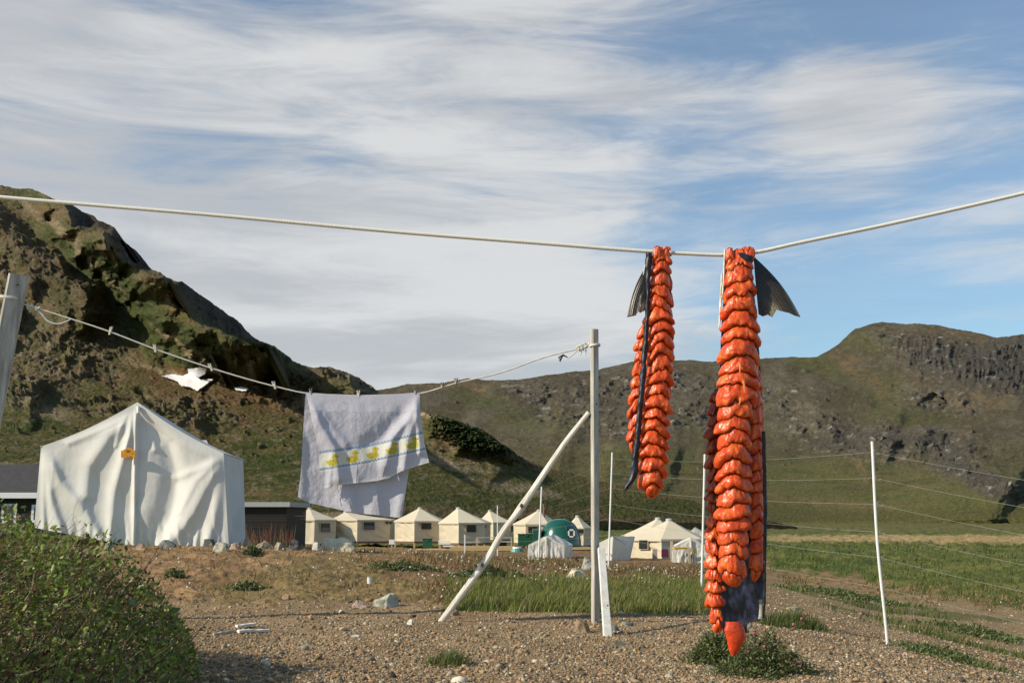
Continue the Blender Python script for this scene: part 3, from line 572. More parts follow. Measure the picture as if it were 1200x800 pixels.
# ------------------------------------------------------------------ hexagonal cream tents
def prism_walls(cx, cy, R_, ang0, n, z0, z1, zr, capr):
    pass
CREAM = mat('cream_canvas', (.57, .50, .37), rough=.8, var=.05, scale=2, bump=.35, bscale=3.2, dist=.04, spec=.15)
CREAMR = mat('cream_roof_canvas', (.60, .53, .40), rough=.75, var=.04, scale=2, bump=.15, bscale=3, dist=.03, spec=.2)
WOOD = mat('new_timber', (.46, .33, .15), rough=.7, var=.2, scale=6, bump=.2, bscale=20, stretch=(1, 1, 4))
WOODG = mat('weathered_timber', (.40, .34, .26), rough=.8, var=.2, scale=6)
BLACKW = mat('tent_window_mesh', (.014, .014, .016), rough=.35, spec=.5, var=.1)
VIEWW = mat('tent_window_lower_film', (.06, .085, .12), rough=.25, spec=.6, var=.1)
def hex_tent(pxl, pxr, apx, apy, eave, base, Y, first, label, wins=(), name='hexagonal_tent', group='cream hexagonal tents of the camp', sides=6, stretch=None, stilts=True, small=(), pipe=None, film=False, plain_roof=False):
    cxp = (pxl + pxr) / 2; Rr = (pxr - pxl) / 2 / F * Y / .965
    c = P(cxp, eave, Y); x0, zw = float(c[0]), float(c[2]); zb = float(P(cxp, base, Y - Rr * .8)[2]); za = float(P(apx, apy, Y)[2])
    axx = float(P(apx, apy, Y)[0]); g = float(gz0(x0, Y)) - .15
    root = thing(name, (x0, Y, min(g, zb)), label, 'tent', group)
    ang = [R(first - 360 / sides * k) for k in range(sides)]
    ring = lambda rr, z: np.array([(x0 + rr * math.cos(a), Y + rr * math.sin(a), z) for a in ang])
    lo, hi = ring(Rr * .985, zb), ring(Rr, zw)
    # walls, each face gridded so the cloth can sag in creases
    mbV = []; mbF = []; off = 0; nu, nv = 26, 20
    for k in range(sides):
        a, b = k, (k + 1) % sides
        u = np.linspace(0, 1, nu)[None, :, None]; v = np.linspace(0, 1, nv)[:, None, None]
        S = (hi[a] * (1 - u) + hi[b] * u) * (1 - v) + (lo[a] * (1 - u) + lo[b] * u) * v
        nr_ = np.cross(hi[b] - hi[a], lo[a] - hi[a]); nr_ /= np.linalg.norm(nr_)
        uu, vv = u[..., 0], v[..., 0]; e = np.minimum(1, np.minimum(uu, 1 - uu) * 6) * np.minimum(1, np.minimum(vv, 1 - vv) * 8)
        w = (.045 * np.sin((uu * 1.0 + vv * 1.1) * 13 + 3 * pn(uu * 2 + k, vv * 2, cxp)) * ss(.1, .6, pn(uu * 1.6 + k * 3, vv * 1.6, cxp * .1) + .4) - .05) * e
        mbV.append((S + nr_ * w[..., None]).reshape(-1, 3)); mbF.append(gridf(nv, nu) + off); off += nu * nv
    link('wall', np.concatenate(mbV), np.concatenate(mbF), CREAM, root, smooth=True)
    # roof: eave flap, straight pitched panels, cap
    mb = MB(); E = ring(Rr * 1.035, zw + .0); E2 = ring(Rr * 1.03, zw - .10)
    if stretch is None: tops = np.array([(axx, Y, za)] * sides) + ring(.10, 0) * [1, 1, 0] - [x0, Y, 0]
    else: tops = np.array([(axx + (stretch if E[k][0] > x0 else -stretch), Y, za) for k in range(sides)]) + (ring(.10, 0) * [1, 1, 0] - [x0, Y, 0])
    for k in range(sides):
        j = (k + 1) % sides; M_ = .5 * (E[k] + tops[k]) - [0, 0, .035]; N_ = .5 * (E[j] + tops[j]) - [0, 0, .035]
        mb.add([E[k], E[j], N_, M_, tops[k], tops[j], E2[k], E2[j]], [(0, 1, 2, 3), (3, 2, 5, 4), (6, 7, 1, 0)])
    mb.add(tops, [tuple(range(sides))]); mb.link('roof', CREAMR, root)
    if stretch is None: mb = MB(); mb.tube([(axx, Y, za - .03), (axx, Y, za + .07), (axx, Y, za + .10)], [.16, .16, .05], 10); mb.link('vent_cap', mat('grey_vent_cap', (.45, .46, .46), rough=.5), root)
    def face_pt(px, py, lift=.03):
        """point on the wall surface behind a pixel"""
        best = None; o = np.array([0, 0, CAMZ]); x, y, z = ray(px, py); d = np.array([float(x), float(y), float(z)])
        for k in range(sides):
            a, b = hi[k], hi[(k + 1) % sides]; nn = np.cross(b - a, lo[k] - a); nn /= np.linalg.norm(nn)
            if np.dot(nn, a - [x0, Y, zw]) < 0: nn = -nn
            den = np.dot(nn, d)
            if den >= -1e-4: continue
            tt = np.dot(nn, a - o) / den; q = o + d * tt; s_ = np.dot(q - a, b - a) / np.dot(b - a, b - a)
            if -.03 <= s_ <= 1.03: best = (q + nn * lift, nn)
        return best
    def panel(nm, m, a, b, c_, d_, lift, th, par=root):
        A = face_pt((a + c_) / 2, (b + d_) / 2, 0)
        if A is None: return None
        q0, nn = A; o = np.array([0, 0, CAMZ]); pts = []
        for (px, py) in ((a, d_), (c_, d_), (c_, b), (a, b)):
            x, y, z = ray(px, py); d = np.array([float(x), float(y), float(z)]); tt = np.dot(nn, q0 - o) / np.dot(nn, d); pts.append(o + d * tt + nn * lift)
        V2, F2 = thick(np.array(pts), [(0, 1, 2, 3)], -nn * th); return link(nm, V2, F2, m, par)
    for (a, b, c_, d_) in wins:
        w = panel('window', mat('window_flap', (.42, .35, .23), var=.1), a - .8, b - .8, c_ + .8, d_ + .8, .055, .05)
        if w is not None:
            panel('pane', BLACKW, a, b, c_, d_, .075, .015, w)
            if film: panel('lower_film', VIEWW, a + .6, (b + d_) / 2, c_ - .6, d_ - .5, .085, .006, w)
    for (a, b, c_, d_) in small: panel('door_light', BLACKW, a, b, c_, d_, .07, .03)
    if stilts:
        mb = MB(); fl = ring(Rr * .97, 0)
        for k in range(sides): MB().box((fl[k][0] - .06, fl[k][1] - .06, g - .25), (fl[k][0] + .06, fl[k][1] + .06, zb - .10)).link('stilt', WOOD, root)
        mb = MB(); top = ring(Rr * .99, zb - .02); bot = ring(Rr * .99, zb - .14); mb.add(np.concatenate([top, bot]), [tuple(range(sides)), tuple(range(2 * sides - 1, sides - 1, -1))] + [(k, (k + 1) % sides, sides + (k + 1) % sides, sides + k) for k in range(sides)])
        mb.link('floor_deck', mat('dark_deck', (.16, .10, .06), var=.2), root)
    if pipe:
        a = P(pipe[0], pipe[2], Y - .5); b = P(pipe[0], pipe[1], Y - .5); mb = MB(); mb.tube([a, b], .085, 10); mb.tube([b, b + [0, 0, .1]], .12, 10); mb.link('stovepipe', mat('rusty_pipe', (.20, .09, .05), rough=.6, var=.4, scale=4), root)
    return root
hex_tent(337, 395, 363, 596, 608.5, 637, 82, -75, 'cream hexagonal tent beside the black shed, with a boulder at its right foot', ((375.5, 613, 386, 622.5), (336.8, 612.5, 339.6, 621)), stilts=True, film=True)
hex_tent(388, 463.5, 405, 600, 608.5, 634, 84, -92, 'cream tent with a long low roof, partly under the hanging towel', ((426, 611.5, 438.5, 620),), sides=6, stretch=None, film=True, small=((452, 610.6, 454.6, 613.8), (456, 610.6, 458.8, 613.8)))
hex_tent(463, 522.5, 492, 595.5, 610, 634, 82, -98, 'cream hexagonal tent with wide black window, right of the hanging towel', ((493.5, 612.5, 505, 619.5),), small=((515.4, 612.2, 518, 615.6),))
hex_tent(515, 575, 537, 595.5, 612, 636, 80, -101, 'cream hexagonal tent with square black window behind the low timber deck', ((546.6, 614.5, 557.2, 622.8),), small=((568.4, 615, 572, 617.4),))
hex_tent(559.5, 601, 574, 598.5, 611.5, 632, 92, -95, 'smaller cream tent half hidden behind the slanted white pole', ((598, 613, 601, 622),))
hex_tent(603, 653, 631.5, 598, 613.5, 636, 84, -118, 'cream tent with rusty stovepipe standing behind the green dome', ((619, 616.5, 629.5, 623.5),), pipe=(637.5, 592, 613))
hex_tent(663.5, 692.5, 676.6, 605, 618, 638.5, 84, -72, 'narrow cream tent between the green dome and the grey post', ((674.5, 619.6, 684, 624.5),))
CREAMB = 'pair of joined cream canvas tents, largest of the camp, with a purple curtained window'
def double_tent():
    Y = 56.0
    t = hex_tent(729, 800, 771, 608, 628, 657, 60, -112, CREAMB + ', rear half', ((740, 628.5, 742.4, 638), (729.6, 627.5, 731, 632)), name='hexagonal_tent', stilts=False); t['label'] = 'cream tent at the right of the camp, rear one of the joined pair'
    t = hex_tent(737, 827, 784, 609.5, 630.5, 660, 54, -106, CREAMB, ((750, 632.5, 759.6, 642.6),), stilts=False); t['label'] = 'biggest cream tent, front one of the joined pair, with a purple curtained window'
    # purple curtained window
    q = P(np.array([775, 783, 783, 775]), np.array([652, 652, 643.6, 643.6]), 54 - 2.0 * .97)
    V2, F2 = thick(q, [(0, 1, 2, 3)], np.array([0, -.04, 0])); link('curtained_window', V2, F2, mat('purple_curtain', (.10, .02, .06), var=.4, scale=6, stretch=(4, 1, .3)), t)
double_tent()

# ------------------------------------------------------------------ small white canvas tents
CANV2 = mat('small_canvas', (.62, .60, .54), rough=.85, var=.08, scale=3, bump=.3, bscale=40, dist=.01, spec=.1)
def pup_tent(corn, apex, Y, dep, shift, label, folds=(), seam=None, name='ridge_tent', cat='tent'):
    """gable front drawn by its corner pixels (left eave, right eave, left foot, right foot), body running back by dep"""
    (lx, ly), (rx, ry), (lfx, lfy), (rfx, rfy) = corn; ax, ay = apex
    base = P((lfx + rfx) / 2, (lfy + rfy) / 2, Y); root = thing(name, (base[0], Y + dep / 2, base[2]), label, cat, 'small white canvas ridge tents')
    n, m = 90, 60; s = np.linspace(0, 1, n); c = (ax - lx) / (rx - lx)
    tx = np.interp(s, [0, c, 1], [lx, ax, rx]); ty = np.interp(s, [0, c, 1], [ly, ay, ry]); bx = lfx + (rfx - lfx) * s; by = lfy + (rfy - lfy) * s
    t = np.linspace(0, 1, m)[:, None]; X = tx * (1 - t) + bx * t; Yp = ty * (1 - t) + by * t
    d = fold_sheet(X, Yp, folds) * 1.3 + .35 * fbm(X / 5, Yp / 7, ax * .01, 3) + .35 * np.sin(X * 1.4 + fbm(X / 9, Yp / 9, 3, 2) * 2) * t
    e = np.minimum(1, np.minimum(s, 1 - s) * 10)[None] * np.minimum(1, t * 8)
    link('canvas_front', P(X, Yp, Y - d * e * Y / F).reshape(-1, 3), gridf(m, n), CANV2, root, smooth=True)
    A = [P(a, b, Y) for a, b in (corn[0], apex, corn[1], corn[2], corn[3])]; sh = np.array([shift, dep, 0.0]); B = [a + sh for a in A]
    mb = MB()
    def strip(a0, a1, b0, b1, k):
        nu, nv = 24, 16; u = np.linspace(0, 1, nu)[None, :, None]; v = np.linspace(0, 1, nv)[:, None, None]
        S = (a0 * (1 - u) + b0 * u) * (1 - v) + (a1 * (1 - u) + b1 * u) * v; nr_ = np.cross(b0 - a0, a1 - a0); nr_ /= np.linalg.norm(nr_) + 1e-9
        w = .03 * fbm(u[..., 0] * 6 + k, v[..., 0] * 3 + ax, 1, 3) + .03 * np.sin(9 * (u[..., 0] + v[..., 0] * .8) + k); w = w * np.minimum(1, np.minimum(u, 1 - u)[..., 0] * 6) * np.minimum(1, np.minimum(v, 1 - v)[..., 0] * 6)
        return (S + nr_ * w[..., None]).reshape(-1, 3), gridf(nv, nu)
    for nm, q in (('roof', (A[1], A[2], B[1], B[2])), ('roof', (B[1], B[0], A[1], A[0])), ('side_wall', (A[2], A[4], B[2], B[4])), ('side_wall', (B[0], B[3], A[0], A[3]))):
        V, Fq = strip(q[0], q[1], q[2], q[3], hash(nm) % 7 * 0 + 1.7 * ax); link(nm, V, Fq, CANV2, root, smooth=True)
    link('back_wall', np.array(B), [(1, 0, 3, 4, 2)], CANV2, root)
    if seam: mb = MB(); mb.tube([P(a, b, Y - .06) for a, b in seam], .035, 6); mb.link('door_seam', CANV2, root)
    return root
pup_tent(((619, 638), (661.5, 639), (618, 652), (661, 656)), (640.5, 627.5), 50, 2.4, .5, 'small white canvas tent in front of the green dome, front laced shut',
         [([(640, 630), (633, 640), (628, 654)], .9, 2.5, 2), ([(640, 630), (645, 642), (648, 655)], .9, 2, 2.5), ([(640, 630), (653, 642), (657, 655)], .9, 3, 2), ([(619, 639), (624, 648), (630, 654)], .7, 2, 2), ([(640, 630), (625, 638)], .6, 2, 2)], [(640.3, 629), (640.2, 654)])
pup_tent(((701, 638), (712, 634), (703, 655), (715, 660)), (707.5, 632), 48, 2.2, 1.1, 'small white canvas tent just right of the grey pole, side on', [], None)
def side_tent():
    """the tent right of the post stands broadside: a long wall with diagonal creases"""
    o = None
    for ob in col.objects:
        if ob.get('label', '').startswith('small white canvas tent just right'): o = ob
    for ch in list(o.children): bpy.data.objects.remove(ch)
    Y = 48; n, m = 90, 60; s = np.linspace(0, 1, n); t = np.linspace(0, 1, m)[:, None]
    tx = 717.5 + (737.5 - 717.5) * s; ty = 628.5 + (639.5 - 628.5) * s; bx = 716 + (737.5 - 716) * s; by = 661 + (659.5 - 661) * s
    X = tx * (1 - t) + bx * t; Yp = ty * (1 - t) + by * t
    d = fold_sheet(X, Yp, [([(736, 640), (727, 646), (721, 655)], 1.1, 3, 2), ([(736, 641), (730, 650), (727, 659)], .9, 2.5, 2), ([(736, 640), (724, 640), (718, 646)], .8, 2.5, 2)]) * 1.0
    e = np.minimum(1, np.minimum(s, 1 - s) * 10)[None] * np.minimum(1, t * 8)
    link('side_wall', P(X, Yp, Y - d * e * Y / F + s * 1.2).reshape(-1, 3), gridf(m, n), CANV2, o, smooth=True)
    a = P(np.array([718, 701, 702, 716]), np.array([628, 636, 657, 661]), np.array([Y, Y + .2, Y + .2, Y])); link('canvas_front', a, [(0, 1, 2, 3)], CANV2, o)
    b = P(737.5, 639.5, Y + 1.2); c = P(737.5, 659.5, Y + 1.2); top = P(718, 628, Y); top2 = top + [1.2, 2.2, -.05]
    link('roof', np.array([top, b, top2]), [(0, 1, 2)], CANV2, o)
    link('back_wall', np.array([top2, b, c, P(718, 660, Y + 3)]), [(0, 1, 2, 3)], CANV2, o); link('far_side_wall', np.array([top, top2, P(718, 660, Y + 3), a[2]]), [(0, 1, 2, 3)], CANV2, o)
    MB().tube([P(718.3, 629, Y - .05), P(716.4, 660, Y - .05)], .035, 6).link('corner_pole', CANV2, o)
    MB().tube([P(704, 652, Y - .12), P(714, 648, Y - .12), P(727, 659, Y - .12)], .016, 5).link('guy_line', mat('grey_cord', (.25, .25, .24)), o)
side_tent()
pup_tent(((789, 640), (829, 641), (788, 662), (829, 662)), (809.5, 630.5), 46, 2.6, .4, 'ragged white canvas tent with a dark doorway and a yellow pole over it',
         [([(809, 632), (812, 645), (814, 662)], .9, 2.5, 2), ([(809, 632), (800, 648), (795, 662)], .9, 3, 2), ([(809, 633), (822, 645), (824, 662)], .9, 3, 2), ([(790, 642), (797, 652), (800, 662)], .8, 2, 2)], [(809.5, 632), (811, 661)])
for ob in col.objects:
    if ob.get('label', '').startswith('ragged white'):
        MB().tube([P(790, 642, 45.7), P(806, 641.6, 45.7), P(811, 643, 45.7), P(816, 650, 45.7)], .05, 6).link('yellow_pole', mat('yellow_pole', (.50, .30, .04)), ob)
        q = P(np.array([805, 810.5, 811, 804, 806]), np.array([662, 662, 650, 648, 655]), 45.72); q = q[[0, 1, 2, 3, 4]]; V2, F2 = thick(q, [(0, 1, 2, 3, 4)], np.array([0, .02, 0])); link('doorway', V2, F2, mat('dark_opening', (.03, .035, .045)), ob)
        MB().tube([P(803, 662, 45.6), P(807, 650, 45.6), P(811, 642, 45.6)], .02, 5).link('door_pole', WOODG, ob)
pup_tent(((806, 629), (834, 631.5), (806, 652), (834, 652)), (813.5, 617.5), 64, 2.6, .5, 'plain white tent at the far right of the camp, showing over the ragged tent',
         [([(813, 619), (818, 640), (820, 652)], .7, 3, 2)], None)

# ------------------------------------------------------------------ green dome hut
def dome():
    Y = 74; c = P(656.5, 640, Y); rx = 24 / F * Y; rz = 31.5 / F * Y; x0, z0 = float(c[0]), float(c[2]); g = float(gz0(x0, Y)) - .1
    r = thing('dome_hut', (x0, Y, g), 'glossy dark green fibreglass dome hut on a timber platform', 'hut')
    G = mat('green_fibreglass', (.008, .085, .058), rough=.22, spec=.5, var=.12, scale=1.5, coat=.4)
    nu, nv = 64, 28; u = np.linspace(0, 2 * np.pi, nu); v = np.linspace(0, 1, nv)[:, None] * np.pi / 2
    rr = np.cos(v) ** .72; sgn = 1 + .012 * (np.abs(np.sin(u * 4)) < .08)
    X = x0 + rx * rr * np.cos(u) * sgn; Yy = Y + rx * rr * np.sin(u) * sgn; Z = z0 + rz * np.sin(v) + 0 * u
    link('shell', np.stack([X, Yy, Z], -1).reshape(-1, 3), gridf(nv, nu), G, r, smooth=True)
    mb = MB(); mb.tube([(x0 + rx * 1.01 * math.cos(a), Y + rx * 1.01 * math.sin(a), z0 + .05) for a in np.linspace(0, 2 * math.pi, 40)], .04, 6); mb.link('rim', G, r)
    for k, a in enumerate((-72, -20)):
        mb = MB(); rr_ = rx + .012; ring = [(x0 + rr_ * math.cos(t) ** .72 * math.cos(R(a)), Y + rr_ * math.cos(t) ** .72 * math.sin(R(a)), z0 + rz * math.sin(t)) for t in np.linspace(.02, 1.45, 18)]; mb.tube(ring, .022, 5); mb.link('seam_flange', G, r)
    # window
    p = P(669.5, 624.5, Y - rx * .80); mb = MB(); w = .22; h = .26; px, py, pz = p
    for a, b in (((-w, -h), (-w + .09, h)), ((w - .09, -h), (w, h)), ((-w, h - .09), (w, h)), ((-w, -h), (w, -h + .09))): mb.box((px + a[0], py - .12, pz + a[1]), (px + b[0], py + .2, pz + b[1]))
    wn = mb.link('window', WHITE, r); mb = MB(); mb.box((px - w + .05, py - .06, pz - h + .05), (px + w - .05, py + .15, pz + h - .05)); mb.link('pane', GLASS, wn)
    mb = MB(); p = P(629, 635, Y - .6); mb.box((p[0] - .26, Y - .8, z0 + .1), (p[0] + .3, Y + .5, z0 + 1.15)); mb.link('entrance_box', G, r)
    mb = MB(); a, b = P(633, 641, Y - 1.6), P(692, 641, Y - 1.6); mb.box((a[0], Y - 1.6, z0 - .16), (b[0], Y + 1.6, z0 - .01)); mb.link('platform', WOOD, r)
    for k in range(6):
        x = a[0] + (b[0] - a[0]) * (k + .3) / 6; MB().box((x, Y - 1.5, g - .2), (x + .14, Y - 1.36, z0 - .165)).link('platform_leg', WOOD, r)
dome()

# ------------------------------------------------------------------ decks, boards and clutter of the camp
def deck(px0, px1, pyt, pyb, Y, d, label, rails=()):
    a, b = P(px0, pyt, Y), P(px1, pyt, Y); z = float(a[2]); zb = float(P(px0, pyb, Y)[2]) - .15
    r = thing('timber_deck', ((a[0] + b[0]) / 2, Y + d / 2, zb), label, 'deck', 'timber decks of the camp')
    mb = MB(); n = max(4, int((b[0] - a[0]) / .35))
    for k in range(n): mb.box((a[0] + (b[0] - a[0]) * k / n, Y, z - .07), (a[0] + (b[0] - a[0]) * (k + 1) / n - .02, Y + d, z + random.uniform(-.004, .004)))
    mb.link('deck_boards', WOOD, r)
    mb = MB(); mb.box((a[0], Y - .04, z - .24), (b[0], Y - .003, z - .07 + .06)); mb.link('front_joist', WOOD, r)
    m = max(3, int((b[0] - a[0]) / 1.1))
    for k in range(m + 1):
        x = a[0] + (b[0] - a[0]) * k / m; MB().box((x - .05, Y + .02, zb - .1), (x + .05, Y + .12, z - .075)).link('leg', WOODG, r)
    for (p0, t, p1) in rails:
        A, B = P(p0, t, Y), P(p1, t, Y); mb = MB()
        mb.box((A[0], Y + .05, A[2] - .05), (B[0], Y + .14, A[2])); mb.box((A[0], Y + .05, z), (A[0] + .09, Y + .14, A[2] - .055)); mb.box((B[0] - .09, Y + .05, z), (B[0], Y + .14, A[2] - .055)); mb.link('railing', WOODG, r)
    return r
deck(486, 530, 643.5, 648, 72, 2.0, 'low yellow timber deck in front of the tent with the wide black window')
deck(528, 603, 640.5, 650, 69, 2.2, 'timber deck with a bare railing, crossed by the slanted white pole', ((558, 629, 600),))
deck(440, 486, 644.8, 648, 78, 1.6, 'low timber walkway leading past the towel to the tents')
def panel_board(px0, py0, px1, py1, Y, m, nm, label, cat, tilt=.3, group=None):
    a, b = P(px0, py0, Y), P(px1, py1, Y); r = thing(nm, ((a[0] + b[0]) / 2, Y, b[2]), label, cat, group)
    V = np.array([(a[0], Y, b[2]), (b[0], Y, b[2]), (b[0], Y + tilt, a[2]), (a[0], Y + tilt, a[2])]); V2, F2 = thick(V, [(0, 1, 2, 3)], np.array([0, .5, 0])); link('bin_body', V2, F2, m, r)
    mb = MB(); mb.box((a[0] - .03, Y + tilt - .03, a[2]), (b[0] + .03, Y + tilt + .53, a[2] + .05)); mb.link('lid', m, r)
    mb = MB(); mb.box(((a[0] + b[0]) / 2 - .1, Y + tilt - .07, a[2] - .1), ((a[0] + b[0]) / 2 + .1, Y + tilt - .03, a[2] - .04)); mb.link('latch', mat('latch', (.1, .1, .1)), r)
GREENP = mat('green_paint', (.012, .075, .035), rough=.5, var=.12, scale=4)
panel_board(495.4, 631.5, 506, 641.5, 74, GREENP, 'storage_bin', 'upright dark green bin under the wide black tent window', 'storage bin', .05, 'green storage bins')
panel_board(607, 626, 627, 639.5, 76, GREENP, 'storage_bin', 'long dark green bin left of the green dome', 'storage bin', .05, 'green storage bins')
def stacked(px0, py0, Y):
    a = P(px0, py0, Y); r = thing('bench', (a[0], Y, a[2] - .6), 'white slatted bench between two cream tents', 'bench')
    for k, (dx, dz, w) in enumerate(((0, 0, .38), (.05, -.14, .40), (.3, -.30, .36))): MB().box((a[0] + dx - w, Y, a[2] + dz - .05), (a[0] + dx + w, Y + .5, a[2] + dz + .03)).link('slat', WHITE, r)
    for sx in (-.25, .35): MB().box((a[0] + sx, Y + .1, a[2] - .9), (a[0] + sx + .07, Y + .4, a[2] - .34)).link('leg', WOODG, r)
stacked(520, 634, 73)
def basin():
    a = P(606, 644, 66); r = thing('water_tub', (a[0], 66, a[2] - .25), 'pale green tub with a white lid in front of the long green bin', 'tub')
    MB().tube([a + [0, 0, -.25], a + [0, 0, -.1], a + [0, 0, .1]], [.36, .40, .34], 16).link('tub', mat('teal_plastic', (.10, .28, .22), rough=.4), r); MB().tube([a + [0, 0, .1], a + [0, 0, .17]], [.28, .26], 16).link('lid', WHITE, r)
basin()
def table():
    a = P(590, 634, 71); r = thing('camp_table', (a[0], 71, a[2] - .7), 'dark camp table with gear behind the deck railing', 'table')
    MB().box((a[0] - .55, 71, a[2] - .05), (a[0] + .55, 71.7, a[2])).link('table_top', mat('pale_top', (.35, .38, .34)), r)
    for sx in (-.5, .43):
        for sy in (.03, .6): MB().box((a[0] + sx, 71 + sy, a[2] - .8), (a[0] + sx + .07, 71.07 + sy, a[2] - .055)).link('leg', mat('black_metal', (.02, .02, .02)), r)
    MB().box((a[0] - .3, 71.15, a[2] - .6), (a[0] + .2, 71.5, a[2] - .06)).link('gear_box', mat('black_metal', (.02, .02, .02)), r)
table()
def signpost(px, pt, pb, Y, m, label, hd=None, nm='marker_post', w=.05, g='short posts around the camp'):
    b = gxy(px, Y); z1 = float(P(px, pt, Y)[2]); r = thing(nm, b, label, 'post', g)
    MB().box((b[0] - w, Y - w, min(b[2], float(P(px, pb, Y)[2])) - .1), (b[0] + w, Y + w, z1)).link('post', m, r)
    if hd: MB().box((b[0] - .16, Y - w - .03, z1 - .22), (b[0] + .16, Y - w - .005, z1 + .06)).link('board', WHITE, r)
signpost(459, 633, 642, 66, WOODG, 'short timber post with a small white board under the towel', True)
signpost(544.5, 626, 649, 40, WHITE, 'short plain white stake in the heath in front of the deck', None, w=.022)
for k, (px, t, bt, Y) in enumerate(((767.5, 643, 661, 50), (787.5, 634, 661, 48), (808, 641, 662, 43.5))):
    signpost(px, t, bt, Y, WOODG, ('grey board post under the big cream tent window', 'grey post between the purple window and the ragged tent', 'grey post in front of the ragged tent doorway')[k], None, w=.10 if k == 0 else .05)

# ------------------------------------------------------------------ clothesline, posts and pins
GREYWOOD = mat('weathered_grey_post', (.47, .44, .39), rough=.85, var=.25, scale=14, bump=.5, bscale=30, dist=.004, stretch=(3, 3, .35), c2=(.34, .31, .27))
PALEWOOD = mat('sun_bleached_wood', (.72, .70, .64), rough=.8, var=.10, scale=10, bump=.4, bscale=26, dist=.003, stretch=(3, 3, .5), c2=(.62, .58, .51))
CORD = mat('white_rope', (.66, .63, .56), rough=.75, var=.12, scale=300)
PA = (10, 8.7); PB = (696, 9.15)
def line_pt(px, py):
    """point of the clothesline seen at a pixel: the line hangs in the vertical plane between the two posts"""
    x, y, z = ray(px, py); k = x / y
    x0, x1 = [(q[0] - 600) / F / CT * q[1] * .985 for q in (PA, PB)]; y0, y1 = PA[1], PB[1]
    t = (k * y0 - x0) / ((x1 - x0) - k * (y1 - y0)); return P(px, py, y0 + t * (y1 - y0))
def spline(pts, n):
    pts = np.array(pts, float); d = np.r_[0, np.cumsum(np.linalg.norm(np.diff(pts, axis=0), axis=1))]; t = np.linspace(0, d[-1], n)
    out = []
    for k in range(pts.shape[1]):
        m = np.gradient(pts[:, k], d); i = np.clip(np.searchsorted(d, t, side='right') - 1, 0, len(d) - 2); h = d[i + 1] - d[i]; s = (t - d[i]) / h
        out.append((2 * s ** 3 - 3 * s ** 2 + 1) * pts[i, k] + (s ** 3 - 2 * s ** 2 + s) * h * m[i] + (-2 * s ** 3 + 3 * s ** 2) * pts[i + 1, k] + (s ** 3 - s ** 2) * h * m[i + 1])
    return np.stack(out, -1)
def rope(name, pts, r, n, m, parent=None, strands=3, pitch=.03, seg=14):
    C = spline(pts, n); T = np.gradient(C, axis=0); T /= np.linalg.norm(T, axis=1)[:, None]; up = np.array([0, 0, 1.0]); a = np.cross(T, up); a /= np.linalg.norm(a, axis=1)[:, None] + 1e-9; b = np.cross(a, T)
    s = np.r_[0, np.cumsum(np.linalg.norm(np.diff(C, axis=0), axis=1))][:, None]; th = np.linspace(0, 2 * np.pi, seg, endpoint=False)[None]
    rr = r * (1 + .16 * np.abs(np.cos(strands / 2 * (th - 2 * np.pi * s / pitch))) - .08)
    V = C[:, None] + rr[..., None] * (np.cos(th)[..., None] * a[:, None] + np.sin(th)[..., None] * b[:, None])
    i, j = np.meshgrid(np.arange(n - 1), np.arange(seg), indexing='ij'); q = np.stack([i * seg + j, i * seg + (j + 1) % seg, (i + 1) * seg + (j + 1) % seg, (i + 1) * seg + j], -1).reshape(-1, 4)
    return link(name, V.reshape(-1, 3), q, m, parent, smooth=True)

# left leaning post
b0 = P(-64, 772, PA[1]); t0 = P(22, 323, PA[1]); b0 = b0 - (t0 - b0) * .06
r = thing('clothesline_post', b0, 'thick grey post leaning at the left edge, holding the clothesline', 'post')
d = t0 - b0; MB().beam(b0, t0, .150, .12, up=(-.42, 1, 0), seg=8, jit=.002).link('timber', GREYWOOD, r)
hq = P(20.5, 333.5, PA[1] - .068); MB().tube([hq + [0, .004, 0], hq + [0, -.002, 0]], .008, 12).link('drill_hole', mat('hole', (.01, .01, .01)), r)
# grey square pole in the middle
g = ghit(697.5, 730); YP = float(g[1]); topP = P(696.5, 386, YP)
r = thing('clothesline_pole', g, 'tall square grey pole standing in the gravel, clothesline tied near its top', 'pole')
a = R(-22); upv = (math.sin(a) * -1, -math.cos(a), 0)
MB().beam(g - [0, 0, .25], topP, .055, .055, up=(math.sin(R(22)), -math.cos(R(22)), 0), seg=12, jit=.0012).link('timber', GREYWOOD, r)
mb = MB()
for (z_, dx) in ((.55, .01), (1.1, -.008), (1.62, .006), (.3, -.01)):
    c_ = g + (topP - g) * z_ / 2.2; n_ = np.array([math.sin(R(22)), -math.cos(R(22)), 0]); mb.tube([c_ + n_ * .027 + [dx, 0, 0], c_ + n_ * .0285 + [dx, 0, 0]], .006, 9)
mb.link('knot_mark', mat('wood_knot', (.07, .05, .035)), r)
